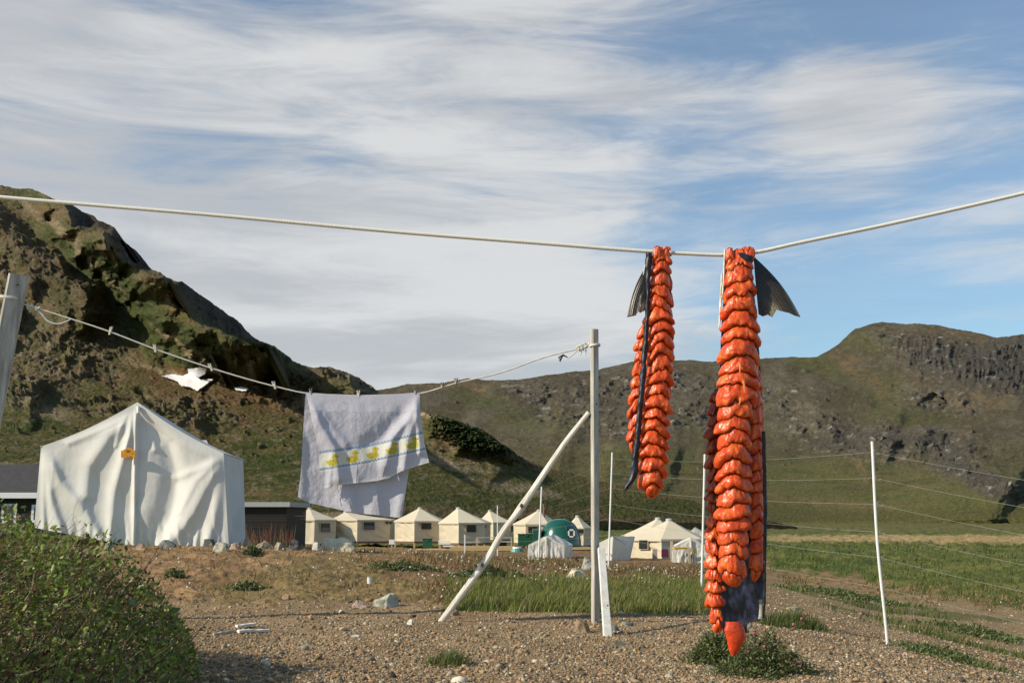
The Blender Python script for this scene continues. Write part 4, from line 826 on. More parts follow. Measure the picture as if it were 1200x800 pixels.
# slanted driftwood brace
bb = ghit(517, 727); tt = P(688, 485, YP + .02)
r = thing('slanted_brace', bb, 'long crooked bleached white pole leaning from the gravel up to the grey pole', 'pole')
pts = np.array([[513, 733], [546, 689], [574, 650], [590, 622], [606, 601], [640, 551], [664, 516], [690, 483]], float); Ys = np.linspace(bb[1] - .03, YP + .0, len(pts))
C3 = spline(np.concatenate([pts, Ys[:, None]], 1), 60); C3 = P(C3[:, 0], C3[:, 1], C3[:, 2])
wv = np.interp(np.linspace(0, 1, 60), [0, .1, .3, .5, .56, .62, .75, 1], [.027, .031, .032, .029, .036, .030, .027, .021])
V = []; T = np.gradient(C3, axis=0); T /= np.linalg.norm(T, axis=1)[:, None]
for k in range(60):
    a_ = np.cross(T[k], [0, -1, 0]); a_ /= np.linalg.norm(a_); b_ = np.cross(a_, T[k])
    for i in range(12):
        th = 2 * math.pi * i / 12; e = 1 / max(abs(math.cos(th)), abs(math.sin(th))) ** .95; q = wv[k] * .78 * e * (1 + .10 * math.sin(k * .9 + i * 2.1) * (i % 3 == 0)); V.append(C3[k] + a_ * q * math.cos(th + .5) + b_ * q * .75 * math.sin(th + .5))
Fc = [(k * 12 + i, k * 12 + (i + 1) % 12, (k + 1) * 12 + (i + 1) % 12, (k + 1) * 12 + i) for k in range(59) for i in range(12)] + [tuple(range(11, -1, -1)), tuple(59 * 12 + i for i in range(12))]
link('driftwood', np.array(V), Fc, PALEWOOD, r)
mb = MB()
for (px, py) in ((611, 594), (566, 661)):
    k = int(np.argmin(np.hypot(*(np.array(proj(C3[:, 0], C3[:, 1], C3[:, 2])) - np.array([[px], [py]]))))); c_ = C3[k] + [-.004, -wv[k] * .92, .004]
    mb.add(c_ + np.array([[math.cos(t) * .011, -.003, math.sin(t) * .017] for t in np.linspace(0, 2 * math.pi, 9)[:-1]] + [[math.cos(t) * .013, .012, math.sin(t) * .02] for t in np.linspace(0, 2 * math.pi, 9)[:-1]]), [tuple(range(7, -1, -1))] + [(i, (i + 1) % 8, 8 + (i + 1) % 8, 8 + i) for i in range(8)])
mb.link('knot_mark', mat('wood_knot', (.07, .05, .035)), r)
# short board propped against the pole
gb = ghit(712.5, 747)
r = thing('short_board', gb, 'short bleached white board propped against the foot of the grey pole', 'board')
MB().beam(gb + [0, 0, -.05], P(704.5, 643, YP - .055), .062, .028, up=(.1, -1, .1), seg=6, jit=.0015, taper=.9).link('board', PALEWOOD, r)
MB().tube([P(712.2, 709, gb[1] + .14), P(712.2, 709, gb[1] + .09)], .006, 8).link('nail_hole', mat('hole', (.01, .01, .01)), r)

# the clothesline itself
lp = [(6, 350), (30, 357), (75, 371), (127, 388), (182, 409), (250, 432), (322, 452.5), (358, 460.5), (392, 463), (425, 464), (460, 463.5), (491, 461), (534, 449), (585, 437), (640, 418), (689, 406)]
LP3 = [line_pt(*q) for q in lp]
r = thing('clothesline', LP3[8], 'thin white clothesline strung from the leaning left post to the grey pole', 'clothesline')
rope('line', LP3, .0058, 420, CORD, r, pitch=.04, seg=8)
# wraps and knots
def wrap(c, rx, ry, turns, dz, n=60, tilt=0.0):
    th = np.linspace(0, 2 * math.pi * turns, n); return np.stack([c[0] + rx * np.cos(th), c[1] + ry * np.sin(th), c[2] + dz * np.linspace(-.5, .5, n) + tilt * np.cos(th)], -1)
cL = P(12, 350, PA[1]); MB().tube(wrap(cL, .092, .075, 2, .02, tilt=-.012), .006, 7).link('post_wrap', CORD, r)
cR = P(697, 404.5, YP); MB().tube(wrap(cR, .042, .042, 2.5, .018, tilt=.004), .006, 7).link('post_wrap', CORD, r)
def knot(p, s):
    th = np.linspace(0, 2 * math.pi, 46); V = np.stack([p[0] + s * (np.sin(th) + 1.3 * np.sin(2 * th)) * .5, p[1] + s * -np.sin(3 * th) * .45, p[2] + s * (np.cos(th) - 1.3 * np.cos(2 * th)) * .38], -1); return V
mb = MB()
for (px, py, s) in ((34, 359, .026), (44, 361, .02)): mb.tube(knot(line_pt(px, py), s), .006, 7)
mb.link('knot', CORD, r)
mb = MB()
for (px, py, s) in ((687, 404, .026), (683, 406.5, .030), (679, 408, .024)): mb.tube(knot(line_pt(px, py), s), .006, 7)
mb.link('knot', CORD, r)
mb = MB()
mb.tube(spline([line_pt(*q) for q in ((40, 362), (48, 367), (56, 376), (68, 379.5), (77, 377), (83, 374))], 24), .0065, 7); mb.link('loose_end', mat('pale_blue_rope', (.55, .57, .62)), r)
mb = MB(); mb.tube(spline([line_pt(*q) for q in ((678, 408), (674, 413), (669, 417), (666, 419))], 16), .0055, 7)
mb.tube(spline([line_pt(*q) for q in ((682, 407), (681.5, 411), (680, 416))], 8), .0055, 7); mb.tube(spline([line_pt(*q) for q in ((687, 405), (686.5, 411), (686, 416))], 8), .0055, 7); mb.link('loose_end', CORD, r)
mb = MB()
for k in range(8): a = random.uniform(-3, 3); mb.tube([line_pt(666, 419), line_pt(660, 416 + a * .3), line_pt(655 + a * .4, 421 + a)], .003, 4)
for k in range(4): mb.tube([line_pt(81, 375), line_pt(84 + k * .5, 372.5 + k)], .004, 4)
mb.link('frayed_end', mat('dark_green_twine', (.03, .045, .04)), r)

PIN_PALE = mat('pale_clothespin', (.62, .58, .48), var=.1, scale=40); PIN_GREY = mat('grey_clothespin', (.17, .14, .11), var=.2, scale=40); SPRING = mat('spring_steel', (.5, .5, .5), rough=.3, metal=.8)
def pin(px, py, ang, m, label, L_=.066):
    c = line_pt(px, py); r = thing('clothespin', c, label, 'clothespin', 'clothespins on the clothesline'); ca, sa = math.cos(R(ang)), math.sin(R(ang)); axd = np.array([sa, 0, ca])
    pr = np.array([.57, .82, 0.0]); 
    for s in (-1, 1):
        off = np.array([pr[1], -pr[0], 0]) * s * .0062
        MB().beam(c - axd * .022 + off * .75, c + axd * (L_ - .022) + off * 2.0, .011, .006, up=(pr[1], -pr[0], 0)).link('prong', m, r)
    q = c + axd * .016; MB().tube([q - pr * .007, q + pr * .007], .005, 8).link('spring', SPRING, r)
for (px, py, ang, m, lab) in (
    (129, 389, 12, PIN_PALE, 'pale clothespin farthest left on the line, against the dark hillside'), (182, 409.5, -12, PIN_PALE, 'pale clothespin above the canvas tent top, leaning right of the leftmost pin'),
    (247.5, 431.5, -24, PIN_PALE, 'tilted pale clothespin beside the snow patch'), (322, 452.5, -20, PIN_PALE, 'tilted pale clothespin just left of the towel'),
    (364, 461, 0, PIN_GREY, 'grey clothespin at the left top corner of the towel'), (420, 463.5, 0, PIN_PALE, 'white clothespin in the middle of the towel top'),
    (486.5, 461, 4, PIN_GREY, 'grey clothespin at the right top corner of the towel'), (518, 454, 0, PIN_GREY, 'dark clothespin on the bare line, first right of the towel'), (534, 449, 4, PIN_GREY, 'dark clothespin on the bare line, second right of the towel')):
    pin(px, py, ang, m, lab)

# ------------------------------------------------------------------ towel with the duck border
def towel():
    n = 300; s = np.linspace(0, 1, n)
    TX = 358 + (491.5 - 358) * s; TY = np.interp(s, [0, .2, .5, .8, 1], [459.5, 461.5, 462.6, 461.5, 459.5])
    def coons(tx, ty, lft, rgt, bot, m):
        t = np.linspace(0, 1, m); lft, rgt, bot = map(lambda a: np.array(a, float), (lft, rgt, bot))
        def res(c, k): d = np.r_[0, np.cumsum(np.hypot(*np.diff(c, axis=0).T))]; d /= d[-1]; return np.stack([np.interp(k, d, c[:, 0]), np.interp(k, d, c[:, 1])], -1)
        Lc, Rc, Bc = res(lft, t), res(rgt, t), res(bot, s); Tc = np.stack([tx, ty], -1); S = s[None, :, None]; Tt = t[:, None, None]
        return Lc[:, None] * (1 - S) + Rc[:, None] * S + Tc[None] * (1 - Tt) + Bc[None] * Tt - ((1 - S) * (1 - Tt) * Tc[0] + S * (1 - Tt) * Tc[-1] + (1 - S) * Tt * Bc[0] + S * Tt * Bc[-1])
    m = 260
    Fp = coons(TX, TY, [(358, 459.5), (362, 475), (367.5, 502), (374, 530), (374.6, 552), (375, 573)], [(491.5, 459.5), (492.5, 482), (497.5, 520), (503, 541.5)], [(375, 573), (390, 569), (405, 567), (425, 565), (442, 563), (455, 560), (470, 552), (488, 546), (503, 541.5)], m)
    Bp = coons(TX, TY, [(358, 459.5), (355.5, 500), (353, 550), (349, 582)], [(491.5, 459.5), (487, 500), (479, 551), (471, 606)], [(349, 582), (362.5, 589), (385, 594), (417, 601), (440, 603), (465, 606), (471, 606)], 200)
    def place(G, folds, toward, rip):
        X, Y = G[..., 0], G[..., 1]; d = fold_sheet(X, Y, folds) + rip * fbm(X / 16, Y / 22, 5, 4)
        xt = TX[None] + 0 * X; Yd = np.array([line_pt(a, b)[1] for a, b in zip(TX, TY)])[None] + 0 * X
        fall = np.clip((Y - TY[None]) / 20, 0, 1)
        return P(X, Y, Yd - (d * fall + toward * (.4 + fall * 1.6)) * 7.6 / F)
    fF = [([(362, 464), (376, 500), (392, 526), (397, 560)], 6.5, 10, 5), ([(366, 464), (388, 500), (404, 520)], 3.0, 7, 5), ([(488, 464), (470, 490), (448, 512), (430, 520)], -4.5, 10, 9), ([(488, 463), (478, 490), (460, 512), (452, 545)], 5.0, 8, 5), ([(488, 463), (486, 490), (478, 515), (474, 548)], 5, 7, 4.5),
          ([(489, 463), (490.5, 500), (492, 530)], 4, 4, 4), ([(420, 466), (424, 500), (420, 540)], 1.6, 20, 12), ([(388, 535), (386, 570)], 1.5, 4, 3), ([(420, 548), (418, 566)], 1.4, 5, 4), ([(448, 540), (450, 560)], 1.3, 5, 4), ([(404, 466), (420, 471), (436, 466)], 1.5, 5, 4)]
    fB = [([(352, 500), (352, 590)], 3, 8, 6), ([(405, 560), (412, 600)], 7, 14, 7), ([(438, 556), (444, 604)], 6, 16, 5), ([(476, 560), (468, 606)], 5, 10, 6)]
    VF = place(Fp, fF, 2.2, .8); VB = place(Bp, fB, -2.2, 1.0)
    # clamp the top rows onto the line so that the two flaps meet over it
    V = np.concatenate([VB[::-1], VF]); G = np.concatenate([Bp[::-1], Fp]); front = np.concatenate([np.zeros(200), np.ones(m)])[:, None] + 0 * G[..., 0]
    X, Y = G[..., 0], G[..., 1]
    base = np.array([.55, .54, .61]); C = np.zeros(X.shape + (3,)) + base
    C *= (1 + .05 * fbm(X / 3, Y / 3, 2, 3))[..., None]
    up = np.interp(X, [374, 430, 462.5, 495, 500], [530, 522.5, 515, 506.5, 505]); lo = np.interp(X, [374, 430, 497.5, 503], [550, 541, 525.5, 524]); isf = front > .5
    band = isf & (Y > up) & (Y < lo); C[band] = (.68, .665, .60)
    # faint woven circles in the terry
    for (cx_, cy_, rr_) in ((391, 490, 10), (435, 503, 8), (474, 476, 8), (402, 476, 6)):
        q = isf & (np.abs(np.hypot((X - cx_), (Y - cy_) * 1.2) - rr_) < .55); C[q] *= .84
    for e, w_ in ((up, 1.5), (lo, 1.3)):
        st = isf & (np.abs(Y - e) < w_); ch = ((np.floor(X / 1.9) + np.floor((Y - e + 8) / 1.7)) % 2) > 0
        C[st & ch] = (.13, .24, .42); C[st & ~ch] = (.46, .51, .60)
    sep_ = isf & (np.abs(Y - lo - 2.4) < .6); C[sep_] = (.68, .67, .64)
    # border ducks: plain woven shapes
    for (dx, dy, tl) in ((390, 539.5, -.15), (413.5, 535.5, -.18), (437, 531, -.2), (460, 525.5, -.22), (483.5, 519.5, -.25)):
        c_, s_ = math.cos(tl), math.sin(tl); a = (X - dx) * c_ + (Y - dy) * s_; b = -(X - dx) * s_ + (Y - dy) * c_
        body = ((a + .3) / 6.6) ** 2 + ((b - 2.4) / 4.3) ** 2 < 1; tail = (a < -2) & (a > -8) & (b > -1.6 + (a + 8) * .4) & (b < 4.0) & (b < 3.5 + (a + 2) * .1)
        head = ((a - 3.2) / 3.2) ** 2 + ((b + 4.4) / 3.4) ** 2 < 1; neck = (np.abs(a - 3.2) < 2.4) & (b > -4) & (b < 2)
        beak = (a > 5.6) & (a < 8.6) & (np.abs(b + 4.0) < 1.2 * (8.9 - a) / 3)
        q = isf & (body | head | neck | (tail & (b > -2)))
        C[q] = (.55, .47, .08); wing = isf & (np.abs(np.hypot((a + .5) / 3.4, (b - 2.2) / 2.0) - 1) < .22) & body; C[wing] = (.42, .36, .06)
        C[isf & beak & ~head] = (.62, .16, .05)
        eye = isf & (np.hypot(a - 4, b + 5.0) < .7); C[eye] = (.16, .13, .05)
    hem = isf & (Y > np.interp(X, [375, 390, 405, 442, 455, 470, 503], [571, 567, 565, 560.6, 557.6, 549.8, 539.4])); C[hem] = np.array([.66, .65, .66]) * 1.0
    o = link('towel', V.reshape(-1, 3), gridf(V.shape[0], n), mat('terry_cloth', attr=True, rough=.95, var=.06, scale=300, bump=.55, bscale=420, dist=.004, spec=.05, trans=.10), cols=C.reshape(-1, 3), smooth=True)
    tag(o, 'pale lilac towel with a border of yellow ducks hanging over the clothesline', 'towel')
    mb = MB(); Yh = 7.65
    def pt(px, py, k=0): return P(px, py, line_pt(px, 462)[1] - .03 - k)
    for q in (((395, 568), (397, 578), (400, 584), (402, 591)), ((379, 572), (380, 577), (381, 580)), ((385, 571), (388, 577), (392, 578), (398, 575), (399, 569)), ((465, 555), (467, 560), (468, 563)), ((396, 570), (393, 576), (396, 582))): mb.tube(spline([pt(*w) for w in q], 14), .0022, 5)
    for k in range(60): 
        x = random.uniform(376, 475); y = np.interp(x, [375, 390, 405, 442, 455, 470, 503], [572, 568.5, 566.5, 562.5, 559.5, 551.5, 541]); mb.tube([pt(x, y), pt(x + random.uniform(-1, 1), y + random.uniform(.8, 2.2))], .0018, 4)
    mb.link('loose_threads', mat('white_thread', (.7, .7, .72)), o)
towel()

# ------------------------------------------------------------------ wire fence of white rods
ROD = mat('white_fibreglass_rod', (.74, .74, .73), rough=.45, var=.05, scale=10)
WIRE = mat('fence_wire', (.28, .29, .26), rough=.5)
FP = [((1320, 566), (1372, 836), 6.5), ((1022, 517), (1040, 755), None), ((826, 532), (822, 694), None), ((717.5, 530), (713, 664), None), ((634.8, 570), (631, 657), None), ((583, 592), (583, 651), None)]
def fence():
    posts = []
    for k, (t, b, Y) in enumerate(FP):
        if Y is None:
            g = ghit(*b)
        else: g = np.array(P(b[0], b[1], Y)); g[2] = float(gz(g[0], g[1]))
        top = P(t[0], t[1], g[1]); posts.append((g, top))
    r = thing('wire_fence', posts[1][0], 'thin wire fence on white rods running from the right edge back into the camp', 'fence')
    for k, (g, top) in enumerate(posts):
        rad = (.0115, .012, .0135, .017, .022, .022)[k]; mid = (g + top) / 2 + [.02 * (k == 1) * -1, 0, 0]
        MB().tube(spline([g - (top - g) * .1, g, mid, top], 14), rad, 10).link('post', ROD, r)
    fr = (.055, .185, .315, .454, .58, .727)
    for k in range(len(posts) - 1):
        mbw = MB()
        for f in fr:
            (g0, t0_), (g1, t1) = posts[k], posts[k + 1]; a = t0_ + (g0 - t0_) * f; b = t1 + (g1 - t1) * f; s = np.linspace(0, 1, 14)[:, None]
            L_ = a * (1 - s) + b * s; L_[:, 2] -= (.015 * 4 * s * (1 - s))[:, 0]; mbw.tube(L_, .0010 if k == 0 else .0011 + .0002 * k, 5)
        mbw.link('wire', WIRE, r)
    mbw = MB()
    for f in fr:
        g, t = posts[1]; c = t + (g - t) * f; th = np.linspace(0, 5, 9); mbw.tube(np.stack([c[0] + .02 + .022 * np.cos(th + 1), c[1] - .015 + 0 * th, c[2] + .022 * np.sin(th + 1)], -1), .0016, 4)
    mbw.link('wire_clips', WIRE, r)
fence()

# ------------------------------------------------------------------ rope across the foreground with split fish
YR = 1.9
rp = [(-330, 200), (-150, 217), (0, 231), (250, 252), (480, 273), (640, 285.5), (755, 294.3), (800, 297), (846, 298.8), (866, 298.5), (884, 296), (930, 286), (1040, 263), (1200, 226.5), (1360, 188), (1560, 138)]
r = thing('drying_rope', P(865, 298, YR), 'thick white rope stretched across the whole view with the orange fish hung on it', 'rope')
rope('line', [P(a, b, YR) for a, b in rp], .0034, 1500, mat('thick_rope', (.70, .68, .61), rough=.8, var=.15, scale=500), r, pitch=.016, seg=12)
for (px, py, lab) in ((-330, 200, 'grey post holding the left end of the thick rope, outside the view'), (1560, 138, 'grey post holding the right end of the thick rope, outside the view')):
    t = P(px, py, YR); gpt = np.array([t[0], YR, float(gz0(t[0], YR))]); rr_ = thing('rope_post', gpt, lab, 'post', 'posts of the thick rope'); MB().beam(gpt - [0, 0, .2], t + [0, 0, .06], .07, .07, up=(0, 1, 0)).link('timber', GREYWOOD, rr_)
    MB().tube(wrap(t, .045, .045, 2, .012), .0034, 7).link('rope_wrap', CORD, rr_)

FLESH = mat('raw_orange_flesh', attr=True, rough=.33, var=.30, scale=150, bump=.5, bscale=330, dist=.0014, spec=.4, sss=.06, coat=.06, det=8)
SKIN = mat('dark_fish_skin', attr=True, rough=.42, var=.3, scale=90, bump=.5, bscale=300, dist=.001, spec=.4)
def flesh(parent, rows, nl, droop, A=.36, amp=1.0, a0=-100, a1=100, seed=0, depth=.8, start=0.0, tone=1.0, yaw=0, nm='scored_flesh'):
    """rows: (centre px, py, half width px, offset behind the rope in m). One hanging strip of flesh cut across into puffed slices."""
    rg = np.random.default_rng(seed); rows = np.array(rows, float); nt_, na = int(nl * 26), 84
    t = np.linspace(0, 1, nt_); d = (rows[:, 1] - rows[0, 1]) / (rows[-1, 1] - rows[0, 1])
    cx_, cy_, w_, o_ = (np.interp(t, d, rows[:, k]) for k in range(4)); w_ = w_ * .89
    ker = np.ones(15) / 15; sm = lambda v: np.convolve(np.r_[[v[0]] * 7, v, [v[-1]] * 7], ker, 'valid'); cx_, w_, o_ = sm(cx_), sm(w_), sm(o_)
    al = np.radians(np.linspace(a0, a1, na)); T, AL = np.meshgrid(t, al, indexing='ij'); sa = np.sin(AL)
    bj = np.cumsum(rg.uniform(.8, 1.2, nl + 4)); bj = bj / bj[nl - 1] * nl  # uneven slices
    ph = np.interp(T * nl, np.arange(nl + 4), np.r_[0, bj[:-1]])
    q = ph - droop * (np.abs(sa + .12 * np.sin(T * 9 + seed)) ** 1.5) + .38 * pn(T * nl * .45, sa * 1.6, seed + .5) + .10 * pn(T * nl * 1.5, sa * 5, seed + .7) + start; kk = np.floor(q); f = q - kk
    ki = (kk.astype(int) * 7 + 50 + seed * 13) % 97; rr1 = np.random.default_rng(seed + 5).random((97, 4))
    g = f ** 1.5; pr = np.sqrt(np.clip(1 - (2 * g - 1) ** 2, 0, 1)) ** .85
    size = .72 + .56 * rr1[ki, 0]
    notch = 1 + .10 * np.cos(3.2 * sa * (1 + rr1[ki, 1]) + rr1[ki, 2] * 6) + .16 * pn(sa * 2.4 + rr1[ki, 3] * 30, f * 1.5, seed)
    r_ = 1 - A * .95 + A * pr * size * notch * 1.42
    r_ = r_ + .04 * fbm(sa * 4, T * nl * 2.4, seed + 2, 4)
    endt = np.sqrt(np.clip(np.minimum(T * 14 + .25, (1 - T) * nl * 1.2 + .02), 0, 1)); r_ = r_ * endt
    Wm = w_[:, None] * r_ / F * YR; lat = .06 * (rr1[ki, 1] - .5) * w_[:, None] / F * YR * pr * 3
    px3 = P(cx_, cy_, YR); ya = R(yaw)
    lx = Wm * sa + lat; ly = -Wm * np.cos(AL) * depth; sag = -pr * A * .55 * (w_[:, None] / F * YR)
    V = np.stack([px3[:, None, 0] + lx * math.cos(ya) - ly * math.sin(ya), YR + o_[:, None] + lx * math.sin(ya) + ly * math.cos(ya), px3[:, None, 2] + sag], -1)
    c1, c2, c3 = np.array([.60, .072, .011]), np.array([.74, .145, .026]), np.array([.38, .026, .009]); n = fbm(sa * 3, T * nl, seed + 4, 4)[..., None]
    C = c1 * (1 - ss(0, .6, n)) + c2 * ss(0, .6, n); dk = (ss(.18, .0, f) * .0 + ss(.25, .75, -n[..., 0]))[..., None] * .6; C = C * (1 - dk) + c3 * dk
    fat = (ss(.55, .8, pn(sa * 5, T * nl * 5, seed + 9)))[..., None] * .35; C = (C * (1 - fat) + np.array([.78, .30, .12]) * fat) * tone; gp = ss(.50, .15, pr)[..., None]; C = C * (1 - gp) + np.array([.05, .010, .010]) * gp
    o = link(nm, V.reshape(-1, 3), gridf(nt_, na), FLESH, parent, cols=C.reshape(-1, 3), smooth=True); return o
def ribbon(parent, rows, nm, off, thick_=.0022, curl=.004, colr=((.008, .008, .011), (.020, .024, .045)), m=None, wob=.6, seed=0, ny=160, nx=14, sheen=None):
    """hanging strip between a left and a right pixel edge: (py, left, right, offset behind rope)"""
    rows = np.array(rows, float); py = np.linspace(rows[0, 0], rows[-1, 0], ny); l, r_, o_ = (np.interp(py, rows[:, 0], rows[:, k]) for k in (1, 2, 3)); l = l + wob * fbm(py / 14, 1.1, seed, 3); r_ = r_ + wob * fbm(py / 14, 5.1, seed, 3)
    s = np.linspace(0, 1, nx)[None]; X = l[:, None] * (1 - s) + r_[:, None] * s; Yd = YR + off + o_[:, None] + curl * (2 * s - 1) ** 2 + .0015 * fbm(X / 10, py[:, None] / 14, seed, 3)
    V = P(X, py[:, None] + 0 * X, Yd); n = fbm(X / 7, py[:, None] / 18, seed + 3, 4); w = ss(-.2, .6, n)[..., None]; C = np.array(colr[0]) * (1 - w) + np.array(colr[1]) * w
    V = V.reshape(-1, 3); V2, F2 = thick(V, [tuple(f) for f in gridf(ny, nx)], np.array([0, thick_, 0])); return link(nm, V2, F2, m or SKIN, parent, cols=np.concatenate([C.reshape(-1, 3)] * 2), smooth=True)
def tail(parent, root, ends, tip_cols, off, rays=11, seed=0, nm='tail_fin', bulge=.006):
    """fan of fin rays from a narrow root edge to a ragged outer edge"""
    root = np.array(root, float); ends = np.array(ends, float); nr, nf = 40, 130
    k = np.linspace(0, 1, nf); R0 = spline(root, nf); E0 = np.stack([np.interp(k, np.linspace(0, 1, len(ends)), ends[:, i]) for i in (0, 1)], -1); E0 += (np.abs(np.sin(k * math.pi * rays * 1.5)) ** .5 * .9)[:, None] * np.array([0, .8])
    t = np.linspace(0, 1, nr)[:, None]; X = R0[None, :, 0] * (1 - t) + E0[None, :, 0] * t; Y = R0[None, :, 1] * (1 - t) + E0[None, :, 1] * t
    sgn = 1 if ends[0][0] > root[0][0] else -1; X = X + sgn * 4.5 * np.sin(t * math.pi) * (1 - k)[None] ** .7; Y = Y - 2.2 * np.sin(t * math.pi) * (1 - k)[None]
    rib = np.abs(np.sin(k * math.pi * rays + t * 1.2)); Yd = YR + off - bulge * np.sin(k * math.pi)[None] * t - .0005 * rib * (.4 + t) + .004 * t * pn(k * 3 + 0 * t, t * 2, seed)
    C = np.array([.016, .016, .024]) * (1 - t[..., None]) + np.array([.075, .058, .036]) * t[..., None] + 0 * X[..., None]; C = C * (1 + .5 * (rib[..., None] - .5))
    for (kc, kw, amt, cc) in tip_cols: w = (np.exp(-((k[None] - kc) / kw) ** 2) * ss(.45, .95, t + .15 * pn(k * 14 + 0 * t, t * 4, 3)) * amt)[..., None]; C = C * (1 - w) + np.array(cc) * w
    V = P(X, Y, Yd).reshape(-1, 3); V2, F2 = thick(V, [tuple(f) for f in gridf(nr, nf)], np.array([0, .0009, 0])); return link(nm, V2, F2, mat('fin_membrane', attr=True, rough=.35, var=.3, scale=200, spec=.55, trans=.28), parent, cols=np.concatenate([C.reshape(-1, 3)] * 2), smooth=True)

# the small fish
f1 = thing('split_fish', P(763, 575, YR), 'shorter narrow split fish with orange scored flesh hanging on the thick rope, left one', 'drying fish', 'split fish drying on the rope')
flesh(f1, [(774, 291, 10, -.006), (774, 318, 13, -.004), (772, 345, 15, -.003), (772.5, 385, 18, 0), (772, 430, 17.5, 0), (768, 480, 18, 0), (765.5, 520, 18, 0), (763, 552, 18.5, 0), (764, 582, 12, 0)], 20, .42, seed=1, A=.32)
flesh(f1, [(759, 372, 6, .030), (755, 400, 9, .032), (752, 440, 9.5, .034), (748, 480, 9.5, .034), (744.5, 515, 8, .034), (743, 528, 4, .034)], 10, .3, seed=2, A=.45)
flesh(f1, [(784, 318, 5, .012), (785, 345, 5, .014), (785, 400, 5.5, .016), (783, 450, 6, .016), (780, 480, 5, .016), (778, 500, 2, .016)], 10, .2, seed=3, A=.5, tone=.9)
ribbon(f1, [(296, 756, 764, 0), (340, 757, 762, 0), (370, 755.5, 761, 0), (430, 751, 757.5, 0), (490, 746, 753, 0), (535, 741, 748, 0), (552, 738, 748, 0), (560, 737, 745, 0), (570, 731.5, 737.5, 0), (575, 730, 734, 0)], 'skin', -.020, seed=4, nx=8, wob=1.6)
ribbon(f1, [(300, 762, 784, 0), (420, 758, 786, 0), (560, 750, 774, 0)], 'skin', .006, seed=5, nx=8)
tail(f1, [(765, 300), (762, 322), (759, 350)], [(735, 371), (740, 370), (745, 369), (748, 364), (750, 366), (758, 362), (759, 360)], [(.8, .14, .7, (.30, .24, .15)), (.3, .3, .3, (.16, .13, .10))], -.012, seed=1)
MB().tube(spline([P(761, 302, YR - .012), P(756, 312, YR - .016), P(754, 322, YR - .018)], 12), .0012, 5).link('fin_edge', mat('pale_fin_edge', (.55, .52, .45)), f1)
flesh(f1, [(769, 290, 5, -.014), (768, 300, 6, -.014), (769, 314, 4, -.012)], 2, .3, seed=8, A=.3, nm='flesh_over_rope'); flesh(f1, [(780.5, 290, 3.5, -.010), (779, 302, 5, -.010), (780, 316, 4, -.010)], 2, .3, seed=9, A=.3, nm='flesh_over_rope')
mb = MB(); mb.tube([P(783, 292, YR - .008), P(785, 289.5, YR - .004), P(786, 300, YR + .006)], [.0022, .0012, .002], 6); mb.link('torn_shred', mat('flesh_shred', (.66, .09, .02), rough=.3, sss=.2), f1)

# the large fish
f2 = thing('split_fish', P(860, 766, YR), 'longer thick split fish with orange scored flesh and a blue black skin end, right one', 'drying fish', 'split fish drying on the rope')
flesh(f2, [(866, 293, 17, -.008), (865, 318, 19, -.008), (865.5, 345, 20, -.008), (866.5, 385, 24, -.006), (866, 420, 26, -.004), (863, 450, 26.5, -.002), (860, 480, 24, 0), (859.5, 520, 22, 0), (859.5, 560, 21.5, 0), (859, 600, 20.5, 0), (858.5, 640, 19.5, 0), (857.5, 664, 18.5, 0), (861, 686, 14, 0)], 23, .26, seed=11, A=.25)
flesh(f2, [(883, 405, 8, .020), (886, 450, 12, .022), (888, 500, 12, .022), (889.5, 560, 11.5, .022), (889.5, 620, 11.5, .022), (889, 662, 11.5, .022), (887, 681, 9, .022)], 16, .20, seed=12, A=.34, yaw=48)
flesh(f2, [(845, 452, 7, .036), (842, 480, 10, .038), (842, 560, 10.5, .038), (842, 602, 10.5, .038)], 10, .12, seed=13, A=.5, tone=.45)
flesh(f2, [(842, 600, 10.5, .038), (842, 640, 11, .038), (843, 700, 11, .038), (846, 742, 9, .038)], 9, .12, seed=23, A=.5)
flesh(f2, [(893.5, 505, 5, .040), (894.5, 560, 6, .040), (895, 640, 6, .040), (894, 690, 3, .040)], 12, .1, seed=14, A=.55, tone=.9)
ribbon(f2, [(300, 850, 880, 0), (400, 845, 889, 0), (460, 843, 893, 0), (520, 844, 896, 0), (620, 844, 897.5, 0), (700, 844, 896.5, 0), (726, 845, 895, 0), (728, 845.5, 876, 0), (741, 848, 875, 0)], 'skin', .032, colr=((.010, .010, .016), (.045, .052, .11)), seed=15, nx=26, curl=-.004, wob=.5)
ribbon(f2, [(320, 845, 847, 0), (345, 843.8, 846, 0), (372, 842.5, 844.8, 0), (386, 842, 843.4, 0)], 'belly_skin_edge', -.004, seed=16, nx=5, colr=((.62, .60, .48), (.70, .68, .6)), curl=.001, wob=.3, ny=50)
ribbon(f2, [(292, 848.5, 850.5, 0), (330, 847, 849, 0), (350, 845.5, 847.5, 0)], 'belly_skin_edge', -.012, seed=17, nx=4, colr=((.62, .60, .48), (.70, .68, .6)), curl=.001, wob=.2, ny=40)
ribbon(f2, [(505, 893, 897, 0), (600, 895, 899, 0), (700, 894.5, 897.5, 0), (724, 893, 896, 0)], 'skin_edge', -.002, seed=18, nx=4, curl=.001)
ribbon(f2, [(702, 890, 895.5, 0), (712, 890, 896, 0), (725, 889, 895, 0)], 'silver_skin_edge', .012, seed=19, nx=4, colr=((.25, .25, .22), (.5, .5, .45)), curl=.001, ny=30)
